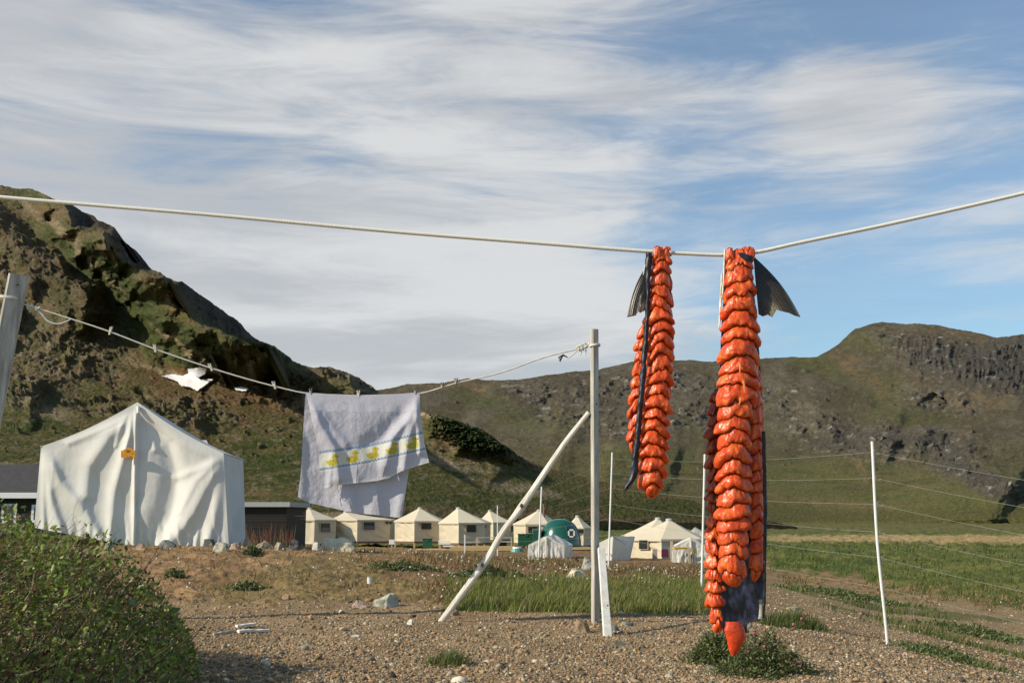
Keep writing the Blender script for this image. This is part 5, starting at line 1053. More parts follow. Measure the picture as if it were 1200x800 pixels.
# flesh point below the skin
rows = np.array([(728, 850, 869), (738, 849, 873), (746, 851, 874.5), (754, 852.5, 871), (761, 854, 867), (768, 857, 862)], float)
py = np.linspace(728, 768, 60); l = np.interp(py, rows[:, 0], rows[:, 1]); rr2 = np.interp(py, rows[:, 0], rows[:, 2]); al = np.linspace(0, 2 * math.pi, 40)
cxx = (l + rr2) / 2; hw = (rr2 - l) / 2; X = cxx[:, None] + hw[:, None] * np.cos(al) * (1 + .08 * pn(py[:, None] / 7, np.cos(al) * 2, 3)); Yd = YR + .014 - hw[:, None] * np.sin(al) * .55 * YR / F
C = np.zeros(X.shape + (3,)) + [.56, .055, .012]; C *= (1 + .25 * fbm(X / 6, py[:, None] / 8, 4, 3))[..., None]
link('flesh_tip', P(X, py[:, None] + 0 * X, Yd).reshape(-1, 3), gridf(60, 40), FLESH, f2, cols=C.reshape(-1, 3), smooth=True)
tail(f2, [(883, 300), (885, 325), (889, 368)], [(938, 371), (931, 369), (925, 366), (916, 364), (910, 362), (905, 371), (900, 368), (894, 370)], [(.62, .14, .8, (.42, .35, .20)), (.0, .07, .7, (.40, .38, .32)), (.85, .1, .5, (.3, .27, .2))], -.006, rays=13, seed=2, bulge=.010)
flesh(f2, [(853, 292, 4.5, -.014), (854, 304, 6, -.016), (853, 322, 5, -.014)], 2, .2, seed=21, A=.3, nm='flesh_over_rope')
flesh(f2, [(874.5, 290, 9, -.006), (876, 300, 9, -.012), (876, 312, 7, -.014)], 1, .2, seed=22, A=.3, nm='flesh_over_rope')
ribbon(f2, [(296, 865, 870, 0), (300, 867, 882, 0), (306, 874, 883, 0)], 'tail_root_skin', -.030, seed=23, nx=6, wob=.3, ny=30)
mb = MB()
for (a, b) in (((866.5, 425), (867, 436)), ((871, 446), (872.5, 460)), ((868, 466), (866, 474)), ((863, 350), (864, 356))): mb.tube(spline([P(a[0], a[1], YR - .036), P((a[0] + b[0]) / 2 + .6, (a[1] + b[1]) / 2, YR - .038), P(b[0], b[1], YR - .038)], 10), np.linspace(.0022, .0010, 10), 6)
mb.link('torn_shred', mat('pale_shred', (.72, .26, .09), rough=.3, sss=.2), f2)

# ------------------------------------------------------------------ rocks
ROCKM = mat('lichened_rock', attr=True, rough=.9, var=.25, scale=14, bump=.7, bscale=30, dist=.015, det=8, spec=.15)
def ico(sub):
    bm = bmesh.new(); bmesh.ops.create_icosphere(bm, subdivisions=sub, radius=1); V = np.array([v.co[:] for v in bm.verts]); Fc = np.array([[v.index for v in f.verts] for f in bm.faces]); bm.free(); return V, Fc
ICO4 = ico(4); ICO5 = ico(5)
def boulder(px, pyb, wpx, hpx, colr, label, Y=None, name='boulder', cat='rock', seed=None, group='boulders and stones', sharp=1.0, col2=None, rough_=.09, flat=9):
    g = ghit(px, pyb) if Y is None else gxy(px, Y)
    Yg = g[1]; w = wpx / F * Yg / 2; h = hpx / F * Yg; sd_ = seed if seed is not None else int(px * 7 + pyb) % 1000; rg = np.random.default_rng(sd_)
    U, Fc = ICO5 if wpx > 18 else ICO4; V = U.copy(); h = h * rg.uniform(.75, 1.0)
    if flat < 1: V = V / (np.abs(V).max(1) ** .75)[:, None]
    # facets: cut by random planes
    for k in range(11):
        n = rg.normal(size=3); n[2] = abs(n[2]) * .8 + .05; n /= np.linalg.norm(n); dd = rg.uniform(.52, .85); t = V @ n; V = V - n * np.clip(t - dd, 0, None)[:, None] * sharp
    V[:, 2] = np.minimum(V[:, 2], flat + .12 * V[:, 0] * rg.uniform(-1, 1))
    V = V * (1 + rough_ * fbm(V[:, 0] * 2 + sd_, V[:, 1] * 2, V[:, 2] * 2, 5))[:, None]
    V[:, 0] -= (V[:, 0].max() + V[:, 0].min()) / 2; V[:, 0] *= w / V[:, 0].max(); V[:, 1] *= w * .85; zt = V[:, 2].max(); V[:, 2] = V[:, 2] / zt * h; V[:, 2] = np.where(V[:, 2] < 0, V[:, 2] * .4, V[:, 2])
    V = V + g + [0, w * .3, -.01]
    n = fbm(V[:, 0] * 3 / max(w, .05) * .3, V[:, 1] * 1.0 / max(w, .05), V[:, 2] * 1.0 / max(w, .05), 4)[:, None]; C = np.array(colr) * (1 + .25 * n); c2 = np.array(col2 if col2 is not None else np.array(colr) * .55); k = ss(.15, .5, n); C = C * (1 - k) + c2 * k
    o = link(name, V, Fc, ROCKM, None, loc=g, cols=C, smooth=False); tag(o, label, cat, group); return o
GR, PK, LT, DK, TN, GN = (.30, .29, .26), (.38, .27, .20), (.52, .49, .40), (.10, .095, .09), (.36, .29, .20), (.26, .28, .24)
for a in ((452, 711, 34, 19, (.40, .39, .32), 'squarish grey green boulder on the gravel, larger of the pair in the open'), (423, 711, 28, 10, (.42, .31, .25), 'low pinkish stone touching the left side of the grey green boulder'),
          (397, 645, 42, 17, (.58, .52, .38), 'big pale boulder in front of the cream tent roof under the towel'), (374, 645, 12, 12, (.50, .48, .42), 'small pale stone just left of the big pale boulder'),
          (348, 644, 22, 13, DK, 'dark round boulder in front of the leftmost cream tent'), (330, 644, 16, 14, (.33, .29, .22), 'pointed tan and black stone at the corner of the black shed'),
          (308, 643, 22, 10, (.28, .24, .18), 'flat brown stone in front of the black shed'), (288, 641, 16, 13, (.40, .30, .23), 'pinkish boulder at the right rear corner of the wall tent'), (274, 642, 14, 10, (.42, .30, .22), 'rosy stone by the right foot of the wall tent'),
          (259, 643, 17, 11, (.40, .38, .30), 'pale tan boulder at the right corner of the wall tent front'), (242, 642, 17, 11, (.13, .14, .13), 'dark grey round boulder at the foot of the wall tent front'), (226, 641, 12, 9, (.16, .12, .10), 'small dark brown stone at the foot of the wall tent front'),
          (197, 644, 32, 14, (.19, .20, .18), 'wide dark grey boulder below the tent door seam'), (182, 636, 18, 14, (.46, .43, .36), 'pale boulder leaning on the canvas right of the door seam'), (212, 637, 14, 8, (.14, .13, .12), 'small black stone behind the wide dark grey boulder'),
          (166, 642, 16, 9, (.40, .28, .20), 'reddish stone below the tent door seam'), (124, 640, 18, 11, (.34, .32, .28), 'grey stone at the left part of the tent front, beyond the bush'), (112, 634, 13, 9, (.30, .27, .22), 'brown stone at the left part of the tent front, beyond the bush'),
          (676, 679, 30, 18, (.60, .54, .40), 'cream coloured knobbly boulder left of the grey pole'), (690, 668, 20, 17, (.38, .38, .33), 'grey boulder touching the grey pole, behind the cream coloured one'), (674, 659, 16, 8, (.10, .07, .06), 'dark low stone behind the cream coloured boulder'),
          (623, 657, 15, 10, (.50, .48, .40), 'pale stone at the left foot of the small laced tent'), (682, 741, 27, 19, (.30, .22, .14), 'brown pointed stone beside the foot of the grey pole'), (706, 738, 10, 8, (.10, .09, .08), 'black stone wedged behind the foot of the grey pole'),
          (722, 741, 14, 10, (.15, .17, .17), 'blue grey stone right of the short white board'), (735, 733, 16, 7, (.22, .24, .22), 'flat greenish stone on the gravel right of the pole'), (728, 757, 24, 9, (.20, .19, .16), 'mottled stone in front of the short white board'),
          (417, 746, 18, 5, (.46, .46, .44), 'thin pale grey flat stone on the gravel'), (480, 732, 9, 8, (.66, .63, .56), 'small white stone on the gravel left of the slanted pole'), (484, 724, 12, 6, (.07, .06, .055), 'small black stone on the gravel behind the white one'),
          (533, 721, 14, 9, (.28, .21, .14), 'brown stone just right of the slanted pole foot'), (335, 703, 12, 9, (.38, .24, .16), 'small reddish stone alone on the brown slope'), (460, 795, 16, 10, (.06, .055, .05), 'black stone near the bottom edge of the view'),
          (527, 791, 12, 7, (.38, .31, .23), 'tan stone near the bottom edge of the view'), (611, 796, 18, 9, (.42, .36, .27), 'pale tan stone at the bottom edge of the view'), (930, 714, 22, 5, (.48, .40, .30), 'flat pale stone in the grass right of the large fish'),
          (1048, 776, 8, 5, (.46, .34, .22), 'light stone on the gravel right of the nearest white rod'), (981, 779, 9, 5, (.44, .38, .30), 'light stone on the dark shadow line right of the large fish')):
    if 634 <= a[1] <= 646 and 100 < a[0] < 375: a = (a[0] + random.uniform(-3, 3), a[1] + random.uniform(-3, 2), a[2] * random.uniform(.7, 1.35), a[3] * random.uniform(.7, 1.1)) + a[4:]
    boulder(*a, flat=.85 if a[0] in (452, 397) else 9)
# far stones lying on the slopes and meadow
# weathered plank bits and a tin
def planks():
    g = ghit(296, 741); r = thing('broken_plank', g, 'pair of broken pale plank pieces lying on the gravel beside the bush', 'plank')
    for (a, b, w, up) in (((277, 737), (299, 735.5), .045, .022), ((279, 742), (315, 740.5), .05, .010), ((250, 744), (274, 741), .018, .006)):
        p, q = ghit(*a), ghit(*b); MB().beam(p + [0, 0, up], q + [0, 0, up], w, .02, seg=5, jit=.004).link('plank_piece', PALEWOOD if w > .04 else GREYWOOD, r)
planks()
g = ghit(433, 685); r = thing('tin_can', g, 'small white tin standing alone on the brown slope', 'can')
MB().tube([g - [0, 0, .02], g + [0, 0, .065]], .026, 16).link('can_body', mat('tin_white', (.7, .7, .66), rough=.35), r); MB().tube([g + [0, 0, .065], g + [0, 0, .07]], .028, 16).link('rim', mat('tin_rim', (.5, .5, .5), rough=.3, metal=.6), r)

# ------------------------------------------------------------------ scattered gravel
def rotm(n, rg, flat=True):
    a = rg.uniform(0, 2 * np.pi, n); b = rg.normal(0, .35, n) if flat else rg.uniform(0, 6.28, n); c = rg.normal(0, .35, n)
    ca, sa, cb, sb, cc, sc = np.cos(a), np.sin(a), np.cos(b), np.sin(b), np.cos(c), np.sin(c)
    Rz = np.zeros((n, 3, 3)); Rz[:, 0, 0] = ca; Rz[:, 0, 1] = -sa; Rz[:, 1, 0] = sa; Rz[:, 1, 1] = ca; Rz[:, 2, 2] = 1
    Rx = np.zeros((n, 3, 3)); Rx[:, 0, 0] = 1; Rx[:, 1, 1] = cb; Rx[:, 1, 2] = -sb; Rx[:, 2, 1] = sb; Rx[:, 2, 2] = cb
    Ry = np.zeros((n, 3, 3)); Ry[:, 1, 1] = 1; Ry[:, 0, 0] = cc; Ry[:, 0, 2] = sc; Ry[:, 2, 0] = -sc; Ry[:, 2, 2] = cc
    return Rz @ Rx @ Ry
def scatter_xy(n, y0, y1, rg, p=2.0, m=1.05):
    """points on the ground ahead of the camera, denser near"""
    u = rg.random(n); Y = (y0 ** (-p + 1) + u * (y1 ** (-p + 1) - y0 ** (-p + 1))) ** (1 / (-p + 1)) if p != 1 else y0 * (y1 / y0) ** u
    X = rg.uniform(-.5, .5, n) * m * Y * 1.0; return X, Y
def gravel():
    rg = np.random.default_rng(5); n = 150000; X, Y = scatter_xy(n, 5.0, 26, rg, 2.2); Z = gz(X, Y); px, py = proj(X, Y, Z); zn = zones(px, py, X, Y)
    dens = 1 - .55 * zn['heath'] - .9 * zn['strip'] - zn['mead'] - .5 * zn['patch']; keep = (rg.random(n) < dens) & (py < 830); X, Y, Z = X[keep], Y[keep], Z[keep]; n = len(X)
    sz = np.exp(rg.normal(-5.25, .50, n)) * (.8 + .02 * Y); sz = np.clip(sz, .003, .030); big = rg.random(n) < .010; sz = np.where(big, sz * 2.0, sz)
    U, Fc = ico(1); U = U[None] * (1 + .30 * rg.normal(size=(n, len(U), 1)).clip(-1.2, 1.2)) * np.stack([rg.uniform(.8, 1.5, n), rg.uniform(.6, 1.1, n), rg.uniform(.35, .8, n)], -1)[:, None]
    V = np.einsum('nij,nkj->nki', rotm(n, rg), U) * sz[:, None, None]; V[..., 0] += X[:, None]; V[..., 1] += Y[:, None]; V[..., 2] += (Z + sz * .22)[:, None]
    pal = np.array([(.29, .21, .125), (.20, .15, .09), (.37, .26, .145), (.40, .34, .23), (.13, .105, .075), (.42, .25, .14), (.23, .215, .165), (.30, .20, .11), (.56, .50, .40), (.31, .205, .12), (.11, .09, .075)]); pr = np.array([.2, .16, .14, .1, .1, .07, .08, .06, .035, .1, .055]); pr /= pr.sum()
    C = pal[rg.choice(len(pal), n, p=pr)] * rg.uniform(.8, 1.2, (n, 1)); C = np.repeat(C[:, None], U.shape[1], 1)
    Fa = (Fc[None] + (np.arange(n) * U.shape[1])[:, None, None]).reshape(-1, 3)
    link('gravel', V.reshape(-1, 3), Fa, mat('gravel_stones', attr=True, rough=.85, var=.2, scale=60, spec=.2), None, loc=(0, 8, 0), cols=C.reshape(-1, 3), kind='stuff')
gravel()

# ------------------------------------------------------------------ blades, leaves
def blades(name, X, Y, Z, h, w, lean, C, rg, wind=(.25, 0), m=None, parent=None, kind='stuff', seg=3, curve=.5):
    n = len(X); az = rg.uniform(0, 2 * np.pi, n); ln = lean * rg.uniform(.2, 1.3, n); dx = np.cos(az) * ln + wind[0]; dy = np.sin(az) * ln + wind[1]; fa = rg.uniform(0, np.pi, n); wx, wy = np.cos(fa) * w / 2, np.sin(fa) * w / 2 * .6
    V = np.zeros((n, 2 * seg + 1, 3))
    for k in range(seg + 1):
        t = k / seg; cx_ = X + dx * h * (t * (1 - curve) + curve * t * t); cy_ = Y + dy * h * (t * (1 - curve) + curve * t * t); cz_ = Z + h * (t - .18 * t * t * np.hypot(dx, dy)); ww = (1 - t) ** .6
        if k < seg: V[:, 2 * k] = np.stack([cx_ - wx * ww, cy_ - wy * ww, cz_], -1); V[:, 2 * k + 1] = np.stack([cx_ + wx * ww, cy_ + wy * ww, cz_], -1)
        else: V[:, 2 * k] = np.stack([cx_, cy_, cz_], -1)
    q = []
    for k in range(seg): 
        a = 2 * k
        if k < seg - 1: q += [(a, a + 1, a + 3), (a, a + 3, a + 2)]
        else: q += [(a, a + 1, a + 2)]
    q = np.array(q); Fa = (q[None] + (np.arange(n) * (2 * seg + 1))[:, None, None]).reshape(-1, 3); Cv = np.repeat(np.asarray(C)[:, None], 2 * seg + 1, 1)
    return link(name, V.reshape(-1, 3), Fa, m or mat('grass_blades', attr=True, rough=.6, var=.15, scale=8, spec=.25, trans=.35), parent, cols=Cv.reshape(-1, 3), kind=kind)
def leaves(name, Pn, size, C, rg, m=None, parent=None, kind=None, upb=.6, asp=.5, lean=(.3, 0)):
    n = len(Pn); d = rg.normal(size=(n, 3)) * [1, 1, .7] + [lean[0], lean[1], upb]; d /= np.linalg.norm(d, axis=1)[:, None]; s = np.cross(d, rg.normal(size=(n, 3))); s /= np.linalg.norm(s, axis=1)[:, None]; nn = np.cross(d, s); L_ = np.broadcast_to(size * rg.uniform(.6, 1.25, n), (n,))[:, None]; W_ = L_ * asp
    V = np.stack([Pn, Pn + d * L_ * .35 + s * W_ * .5 + nn * L_ * .08, Pn + d * L_ * .75 + s * W_ * .38 + nn * L_ * .06, Pn + d * L_, Pn + d * L_ * .75 - s * W_ * .38 + nn * L_ * .06, Pn + d * L_ * .35 - s * W_ * .5 + nn * L_ * .08], 1)
    q = np.array([(0, 1, 2, 3), (0, 3, 4, 5)]); Fa = (q[None] + (np.arange(n) * 6)[:, None, None]).reshape(-1, 4); Cv = np.repeat(np.asarray(C)[:, None], 6, 1)
    return link(name, V.reshape(-1, 3), Fa, m or mat('leaf', attr=True, rough=.42, var=.12, scale=30, spec=.4, trans=.30), parent, cols=Cv.reshape(-1, 3), kind=kind)
def stems(name, A, B, r, C, parent=None, kind=None, bend=.0, rg=None, seg=3):
    n = len(A); T = np.linspace(0, 1, seg + 1); d = B - A; s = np.cross(d, [0, 0, 1.0]); s /= np.linalg.norm(s, axis=1)[:, None] + 1e-9; u = np.cross(d, s); u /= np.linalg.norm(u, axis=1)[:, None] + 1e-9; V = np.zeros((n, (seg + 1) * 3, 3)); off = rg.normal(size=(n, 1)) * bend * np.linalg.norm(d, axis=1)[:, None]
    for k, t in enumerate(T):
        c = A + d * t + (s * off + u * off * .5) * math.sin(math.pi * t); rr = (r * (1 - .7 * t))[:, None] if np.ndim(r) else r * (1 - .7 * t)
        for i in range(3): th = 2 * math.pi * i / 3; V[:, 3 * k + i] = c + (s * math.cos(th) + u * math.sin(th)) * rr
    q = np.array([(3 * k + i, 3 * k + (i + 1) % 3, 3 * k + 3 + (i + 1) % 3, 3 * k + 3 + i) for k in range(seg) for i in range(3)]); Fa = (q[None] + (np.arange(n) * (seg + 1) * 3)[:, None, None]).reshape(-1, 4)
    Cv = np.repeat(np.asarray(C)[:, None], (seg + 1) * 3, 1); return link(name, V.reshape(-1, 3), Fa, mat('twig', attr=True, rough=.8, var=.15, scale=30, spec=.15), parent, cols=Cv.reshape(-1, 3), kind=kind)
def pick(rg, n, *cs, j=.2):
    cs = np.array(cs, float); return cs[rg.integers(0, len(cs), n)] * rg.uniform(1 - j, 1 + j, (n, 1))

# bush in the lower left
BX, BY, BRX, BRY, BH = -3.62, 5.75, 2.0, 1.35, .86
def bush():
    rg = np.random.default_rng(21)
    def H(x, y):
        r = np.hypot((x - BX) / BRX, (y - BY) / BRY); return np.interp(x, [-3.0, -2.5, -2.1, -1.75], [.84, .78, .69, .60]) * np.clip(1 - r ** 6, 0, 1) ** .5 * (.95 + .22 * fbm(x * 2.6, y * 2.6, 3, 4) + .10 * pn(x * 11, y * 11, 1)) * (1 - .05 * ss(.3, 1, r)) 
    r = thing('willow_bush', (BX, BY, 0), 'dense low willow bush with small green leaves filling the lower left corner', 'bush')
    def pts(n, lo, hi):
        x = rg.uniform(BX - BRX, BX + BRX, n * 2); y = rg.uniform(BY - BRY, BY + BRY, n * 2); h = H(x, y); k = h > .03; x, y, h = x[k][:n], y[k][:n], h[k][:n]; dep = rg.uniform(lo, hi, len(x)); z = h * (1 - dep) 
        return np.stack([x, y, np.maximum(z, .02)], -1)
    Pn = np.concatenate([pts(34000, -.07, .16), pts(42000, .08, 1.0)])
    cl = fbm(Pn[:, 0] * 4, Pn[:, 1] * 4, Pn[:, 2] * 4, 3); keep = rg.random(len(Pn)) < .62 + .6 * cl; Pn = Pn[keep]; n = len(Pn)
    C = pick(rg, n, (.17, .24, .036), (.24, .31, .055), (.11, .17, .03), (.32, .37, .12), (.19, .23, .045), j=.3); pal = rg.random(n) < .05; C[pal] = (.20, .24, .13)
    dead = (rg.random(n) < .06 + .22 * ss(.1, .5, fbm(Pn[:, 0] * 2.2, Pn[:, 1] * 2.2, 8, 2))); C[dead] = pick(rg, int(dead.sum()), (.16, .085, .045), (.20, .13, .07))
    leaves('foliage', Pn, .034 * rg.uniform(.6, 1.3, n), C, rg, parent=r, kind='stuff', asp=.46, lean=(.35, 0))
    # twigs leaning to the right
    n = 4600; b = pts(n, -.05, .30); n = len(b); dr = rg.normal(size=(n, 3)) * [.35, .5, .25] + [.75, 0, .48]; dr /= np.linalg.norm(dr, axis=1)[:, None]; ln = rg.uniform(.10, .38, n)[:, None]
    a = b - dr * ln * .5; e = b + dr * ln * .5; lim = H(e[:, 0], e[:, 1]); ok = (e[:, 2] < lim + .09) & (a[:, 2] > 0); a, e = a[ok], e[ok]; n = len(a)
    stems('twigs', a, e, .0024, pick(rg, n, (.34, .24, .13), (.24, .14, .08), (.44, .35, .21), (.18, .11, .06)), parent=r, bend=.08, rg=rg, kind='stuff')
    # long bare grasses standing out of it
    n = 520; b = pts(n, -.02, .2); n = len(b); dr = rg.normal(size=(n, 3)) * [.30, .3, .2] + [.55, 0, .8]; dr /= np.linalg.norm(dr, axis=1)[:, None]; e = b + dr * rg.uniform(.08, .22, n)[:, None]; stems('dry_stalks', b, e, .0018, pick(rg, n, (.30, .22, .14), (.22, .13, .09), (.36, .30, .2)), parent=r, bend=.12, rg=rg, kind='stuff')
    n = 120; x = rg.uniform(BX - 1, BX + BRX * .9, n); y = rg.uniform(BY - .8, BY + .8, n); A = np.stack([x, y, np.zeros(n)], -1); e = A + np.stack([rg.uniform(.05, .5, n), rg.uniform(-.2, .2, n), H(x, y) * .95], -1); stems('branches', A, e, .006, pick(rg, n, (.10, .07, .05), (.14, .10, .07)), parent=r, bend=.06, rg=rg, kind='stuff')
bush()

# tall grass strip
def grass_strip():
    rg = np.random.default_rng(31); n = 150000; X, Y = scatter_xy(n, 9.0, 16, rg, 1.5); Z = gz(X, Y); px, py = proj(X, Y, Z); zn = zones(px, py, X, Y); cl = fbm(X * 2, Y * 2, 2, 3)
    k = (rg.random(n) < np.clip(zn['strip'] * 1.3 - .1 + .2 * cl, 0, 1)) & (px > 470) & (px < 900); X, Y, Z, cl, px = X[k], Y[k], Z[k], cl[k], px[k]; n = len(X); h = rg.uniform(.03, .12, n) * (.6 + .7 * ss(-.5, .5, cl)) * ss(505, 560, px + 10 * cl)
    C = pick(rg, n, (.14, .18, .03), (.09, .13, .022), (.20, .23, .05), (.28, .26, .09), j=.3); d = rg.random(n) < .16 + .2 * ss(.1, .5, fbm(X, Y, 9, 3)); C[d] = (.26, .22, .11)
    blades('tall_grass', X, Y, Z, h + .02, .010, .45, C, rg)
grass_strip()
def heath_cover():
    rg = np.random.default_rng(32); n = 120000; X, Y = scatter_xy(n, 9.5, 34, rg, 1.9, 1.02); Z = gz(X, Y); px, py = proj(X, Y, Z); zn = zones(px, py, X, Y); cl = fbm(X * 1.3, Y * 1.3, 12, 4)
    k = (rg.random(n) < zn['heath'] * ss(-.25, .5, cl + .12) * (.12 + .88 * ss(430, 540, px))); X, Y, Z, cl, px = X[k], Y[k], Z[k], cl[k], px[k]; n = len(X); h = rg.uniform(.015, .06, n) * (.6 + ss(0, .6, cl)) * (1 + Y / 24)
    C = pick(rg, n, (.28, .18, .085), (.22, .125, .065), (.36, .26, .13), (.18, .12, .05), (.17, .15, .06)); g_ = ss(.3, .6, fbm(X * .7, Y * .7, 5, 3) + .12)[:, None] * .7; C = C * (1 - g_) + np.array([.09, .115, .03]) * g_
    blades('dry_heath', X, Y, Z, h, .012 * (Y / 11), .8, C, rg, wind=(.1, 0), seg=2)
    # cotton-white flower heads
    n = 2600; X, Y = scatter_xy(n, 11, 30, rg, 1.6, 1.0); Z = gz(X, Y); px, py = proj(X, Y, Z); zn = zones(px, py, X, Y); k = (rg.random(n) < zn['heath'] * ss(-.2, .4, fbm(X * .8, Y * .8, 15, 3)) * (.22 + .78 * ss(430, 540, px))); X, Y, Z = X[k], Y[k], Z[k]; n = len(X)
    U, Fc = ico(1); V = U[None] * (rg.uniform(.008, .017, n) * (Y / 15) ** .5)[:, None, None]; V = V + np.stack([X, Y, Z + rg.uniform(.03, .09, n)], -1)[:, None]; Fa = (Fc[None] + (np.arange(n) * len(U))[:, None, None]).reshape(-1, 3)
    link('white_flowers', V.reshape(-1, 3), Fa, mat('white_flower', (.6, .58, .48), rough=.9), None, loc=(0, 14, 0), kind='stuff')
heath_cover()
def meadow_grass():
    rg = np.random.default_rng(33); n = 90000; X, Y = scatter_xy(n, 12, 95, rg, 1.35, 1.02); Z = gz(X, Y); px, py = proj(X, Y, Z); zn = zones(px, py, X, Y); cl = fbm(X * .5, Y * .5, 22, 4)
    k = (rg.random(n) < np.maximum(zn['mead'], zn['patch'] * .8) * ss(-.5, .3, cl)) & (px > 835) & (Y > 12); X, Y, Z, cl = X[k], Y[k], Z[k], cl[k]; n = len(X); h = rg.uniform(.04, .14, n) * (.5 + ss(-.3, .5, cl)) * (Y / 26) ** .5
    C = pick(rg, n, (.09, .13, .022), (.13, .17, .035), (.20, .19, .06), (.06, .09, .018)); blades('meadow_grass', X, Y, Z, h, .012 * Y / 12, .6, C, rg, seg=2)
meadow_grass()

def clump(name, px, py, wpx, hpx, label, cat, kind, rg, n=900, depthk=.6, group=None, Y=None, lean=.3):
    g = ghit(px, py); Yg = g[1]; w = wpx / F * Yg / 2; h = hpx / F * Yg; r = thing(name, g, label, cat, group); q = rg.normal(size=(n, 2)) * .48; q = q[np.hypot(*q.T) < 1.25 + .5 * pn(q[:, 0] * 3, q[:, 1] * 3, px)]; n = len(q); X = g[0] + q[:, 0] * w; Yy = g[1] + q[:, 1] * w * depthk; Z = gz(X, Yy); hh = np.clip(1 - np.hypot(*q.T) ** 1.3 * .75, .12, 1) * h * (1 + .7 * pn(X * 9, Yy * 9, 3)).clip(.3, 1.6)
    if 'grass' in kind:
        k = rg.random(n) < (.5 if 'leaf' in kind else 1); C = pick(rg, int(k.sum()), (.12, .16, .04), (.20, .19, .08), (.09, .13, .03)); blades('blades', X[k], Yy[k], Z[k], hh[k] * rg.uniform(.5, 1.1, int(k.sum())), .005 * Yg / 6.5, lean, C, rg, parent=r, kind='stuff')
    if 'leaf' in kind:
        m_ = max(200, n); i = rg.integers(0, n, m_ * 2); Pn = np.stack([X[i] + rg.normal(0, .02, m_ * 2), Yy[i] + rg.normal(0, .02, m_ * 2), Z[i] + hh[i] * rg.uniform(.1, 1, m_ * 2)], -1); C = pick(rg, m_ * 2, (.09, .13, .035), (.13, .16, .05), (.17, .18, .08), (.07, .095, .03)); leaves('foliage', Pn, .022 * Yg / 6.5, C, rg, parent=r, asp=.42, kind='stuff')
        j = rg.integers(0, n, 60); A = np.stack([X[j], Yy[j], Z[j]], -1); stems('stems', A, A + np.stack([rg.normal(0, .03, 60), rg.normal(0, .03, 60), hh[j]], -1), .002 * Yg / 6.5, pick(rg, 60, (.12, .10, .05), (.16, .06, .04)), parent=r, bend=.1, rg=rg, kind='stuff')
    if 'flower' in kind:
        m_ = 7; j = rg.integers(0, n, m_); Pn = np.stack([X[j], Yy[j], Z[j] + hh[j] * rg.uniform(.7, 1.1, m_)], -1); U, Fc = ico(1); V = (U[None] * .010 * Yg / 6.5 + Pn[:, None]).reshape(-1, 3); Fa = (Fc[None] + (np.arange(m_) * len(U))[:, None, None]).reshape(-1, 3); link('blossoms', V, Fa, mat('pink_blossom', (.42, .10, .16), rough=.8), r, kind='stuff')
    return r
rg = np.random.default_rng(41)
clump('leafy_plant', 895, 792, 110, 44, 'low dark leafy plant with pink buds below the tip of the large fish', 'plant', ('leaf', 'flower'), rg, n=2200)
clump('grass_tuft', 842, 776, 70, 36, 'pale green grass tuft beside the leafy plant below the large fish', 'grass tuft', ('grass', 'leaf'), rg, n=1500, lean=.5)
clump('grass_tuft', 524, 778, 62, 24, 'thin grass tuft alone in the gravel near the bottom edge', 'grass tuft', ('grass',), rg, n=500, lean=.5)
clump('grass_tuft', 925, 735, 90, 26, 'loose grass with pink flowers right of the large fish', 'grass tuft', ('grass', 'flower'), rg, n=1500)
clump('low_shrub', 1110, 772, 120, 9, 'low grey green creeping plants at the edge of the gravel on the right', 'shrub', ('leaf', 'grass'), rg, n=1000, depthk=1.4)
clump('low_shrub', 990, 700, 130, 7, 'green creeping mat across the gravel between the large fish and nearest white rod', 'shrub', ('leaf', 'grass'), rg, n=1000, depthk=1.4)
clump('low_shrub', 1150, 745, 110, 8, 'bright green creeping patch near the right edge', 'shrub', ('grass', 'leaf'), rg, n=1000, depthk=1.4)
clump('low_shrub', 574, 678, 90, 12, 'dark leafy shrubs behind the grass strip, crossed by the slanted pole', 'shrub', ('leaf',), rg, n=1600)
clump('low_shrub', 470, 668, 84, 9, 'green and tan shrub patch on top of the brown slope', 'shrub', ('grass', 'leaf'), rg, n=520)
clump('low_shrub', 290, 690, 50, 8, 'small grey green shrub on the brown slope right of the bush', 'shrub', ('leaf', 'grass'), rg, n=260)
clump('low_shrub', 296, 651, 22, 10, 'tiny dark green tuft below the flat brown stone', 'shrub', ('leaf', 'grass'), rg, n=260)
clump('low_shrub', 205, 676, 30, 10, 'small dark leaved sprig at the right rim of the bush', 'shrub', ('leaf', 'grass'), rg, n=200)
def fireweed():
    rg = np.random.default_rng(51); n = 90; px = rg.uniform(286, 342, n); Y = rg.uniform(33, 38, n); A = np.array([gxy(a, b) for a, b in zip(px, Y)]); A[:, 2] = np.minimum(A[:, 2], P(px, 641 + 0 * px, Y)[:, 2]); h = rg.uniform(.25, .75, n); B = A + np.stack([rg.normal(0, .08, n), 0 * h, h], -1)
    o = stems('dry_stalks', A, B, .018, pick(rg, n, (.12, .05, .04), (.16, .09, .06), (.14, .10, .05)), bend=.05, rg=rg, kind='stuff'); 
fireweed()
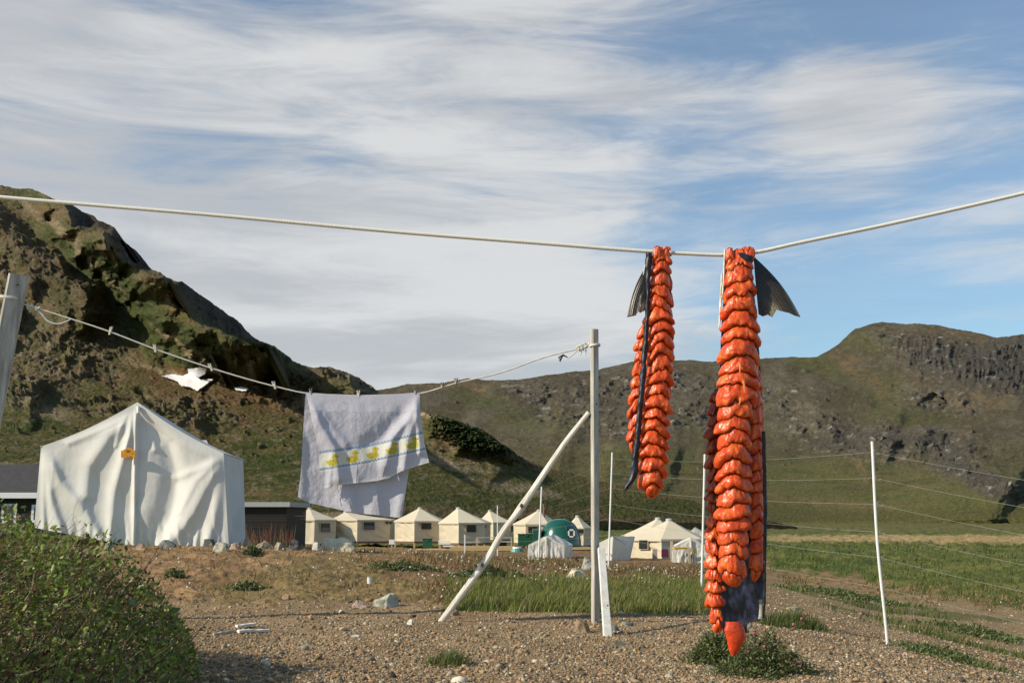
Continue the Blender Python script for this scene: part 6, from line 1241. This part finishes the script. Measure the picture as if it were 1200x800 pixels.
# snow patches melting on the mountain: thick slabs following the slope
def snow(pts, label):
    Mo = [o for o in col.objects if o.name == 'mountain'][0]; me = Mo.data; co = np.zeros(len(me.vertices) * 3); me.vertices.foreach_get('co', co); co = co.reshape(-1, 3); px, py = proj(co[:, 0], co[:, 1], co[:, 2])
    pts = np.array(pts, float); x0, y0 = pts.min(0); x1, y1 = pts.max(0); sel = (px > x0 - 6) & (px < x1 + 6) & (py > y0 - 6) & (py < y1 + 6); sp, sq, sY = px[sel], py[sel], co[sel, 1]
    nx, ny = int((x1 - x0) * 2), int((y1 - y0) * 3); gx, gy = np.meshgrid(np.linspace(x0, x1, nx), np.linspace(y0, y1, ny)); inside = np.zeros(gx.shape, bool); wx = gx + 1.2 * pn(gx / 4, gy / 3, 2); wy = gy + .8 * pn(gx / 3, gy / 3, 7); j = len(pts) - 1
    for i in range(len(pts)):
        (xi, yi), (xj, yj) = pts[i], pts[j]; c = ((yi > wy) != (yj > wy)) & (wx < (xj - xi) * (wy - yi) / (yj - yi + 1e-9) + xi); inside ^= c; j = i
    Yd = np.zeros(gx.shape)
    for r_ in range(ny):
        for c_ in range(nx):
            d = (sp - gx[r_, c_]) ** 2 + (sq - gy[r_, c_]) ** 2; k = np.argpartition(d, 50)[:50]; Yd[r_, c_] = sY[k].min()
    K = np.ones((3, 3)); 
    for _ in range(24): Yp_ = np.pad(Yd, 1, mode='edge'); Yd = sum(Yp_[a:a + ny, b:b + nx] for a in range(3) for b in range(3)) / 9
    V = P(gx, gy, Yd - 1.0).reshape(-1, 3); idx = np.arange(nx * ny).reshape(ny, nx); f = gridf(ny, nx); ok = inside.ravel()[f].all(1); f = f[ok]; used = np.unique(f); mp = -np.ones(nx * ny, int); mp[used] = np.arange(len(used)); V2, F2 = thick(V[used], [tuple(mp[q]) for q in f], np.array([0, .7, -.15]))
    o = link('snow_patch', V2, F2, mat('old_snow', (.80, .80, .82), rough=.6, var=.05, scale=.5, bump=.3, bscale=1.0, dist=.2), None); tag(o, label, 'snow', 'snow patches on the mountain')
snow([(189, 440), (202, 438), (214, 440), (221, 437), (219, 432), (241, 430), (239, 437), (231, 441), (236, 445), (251, 443), (241, 451), (231, 458), (221, 453), (212, 452), (208, 447)], 'larger forked white snow patch on the hillside above the wall tent')
snow([(274, 454), (282, 452.5), (292, 455), (288, 458), (276, 457)], 'tiny white snow patch right of the larger snow patch')
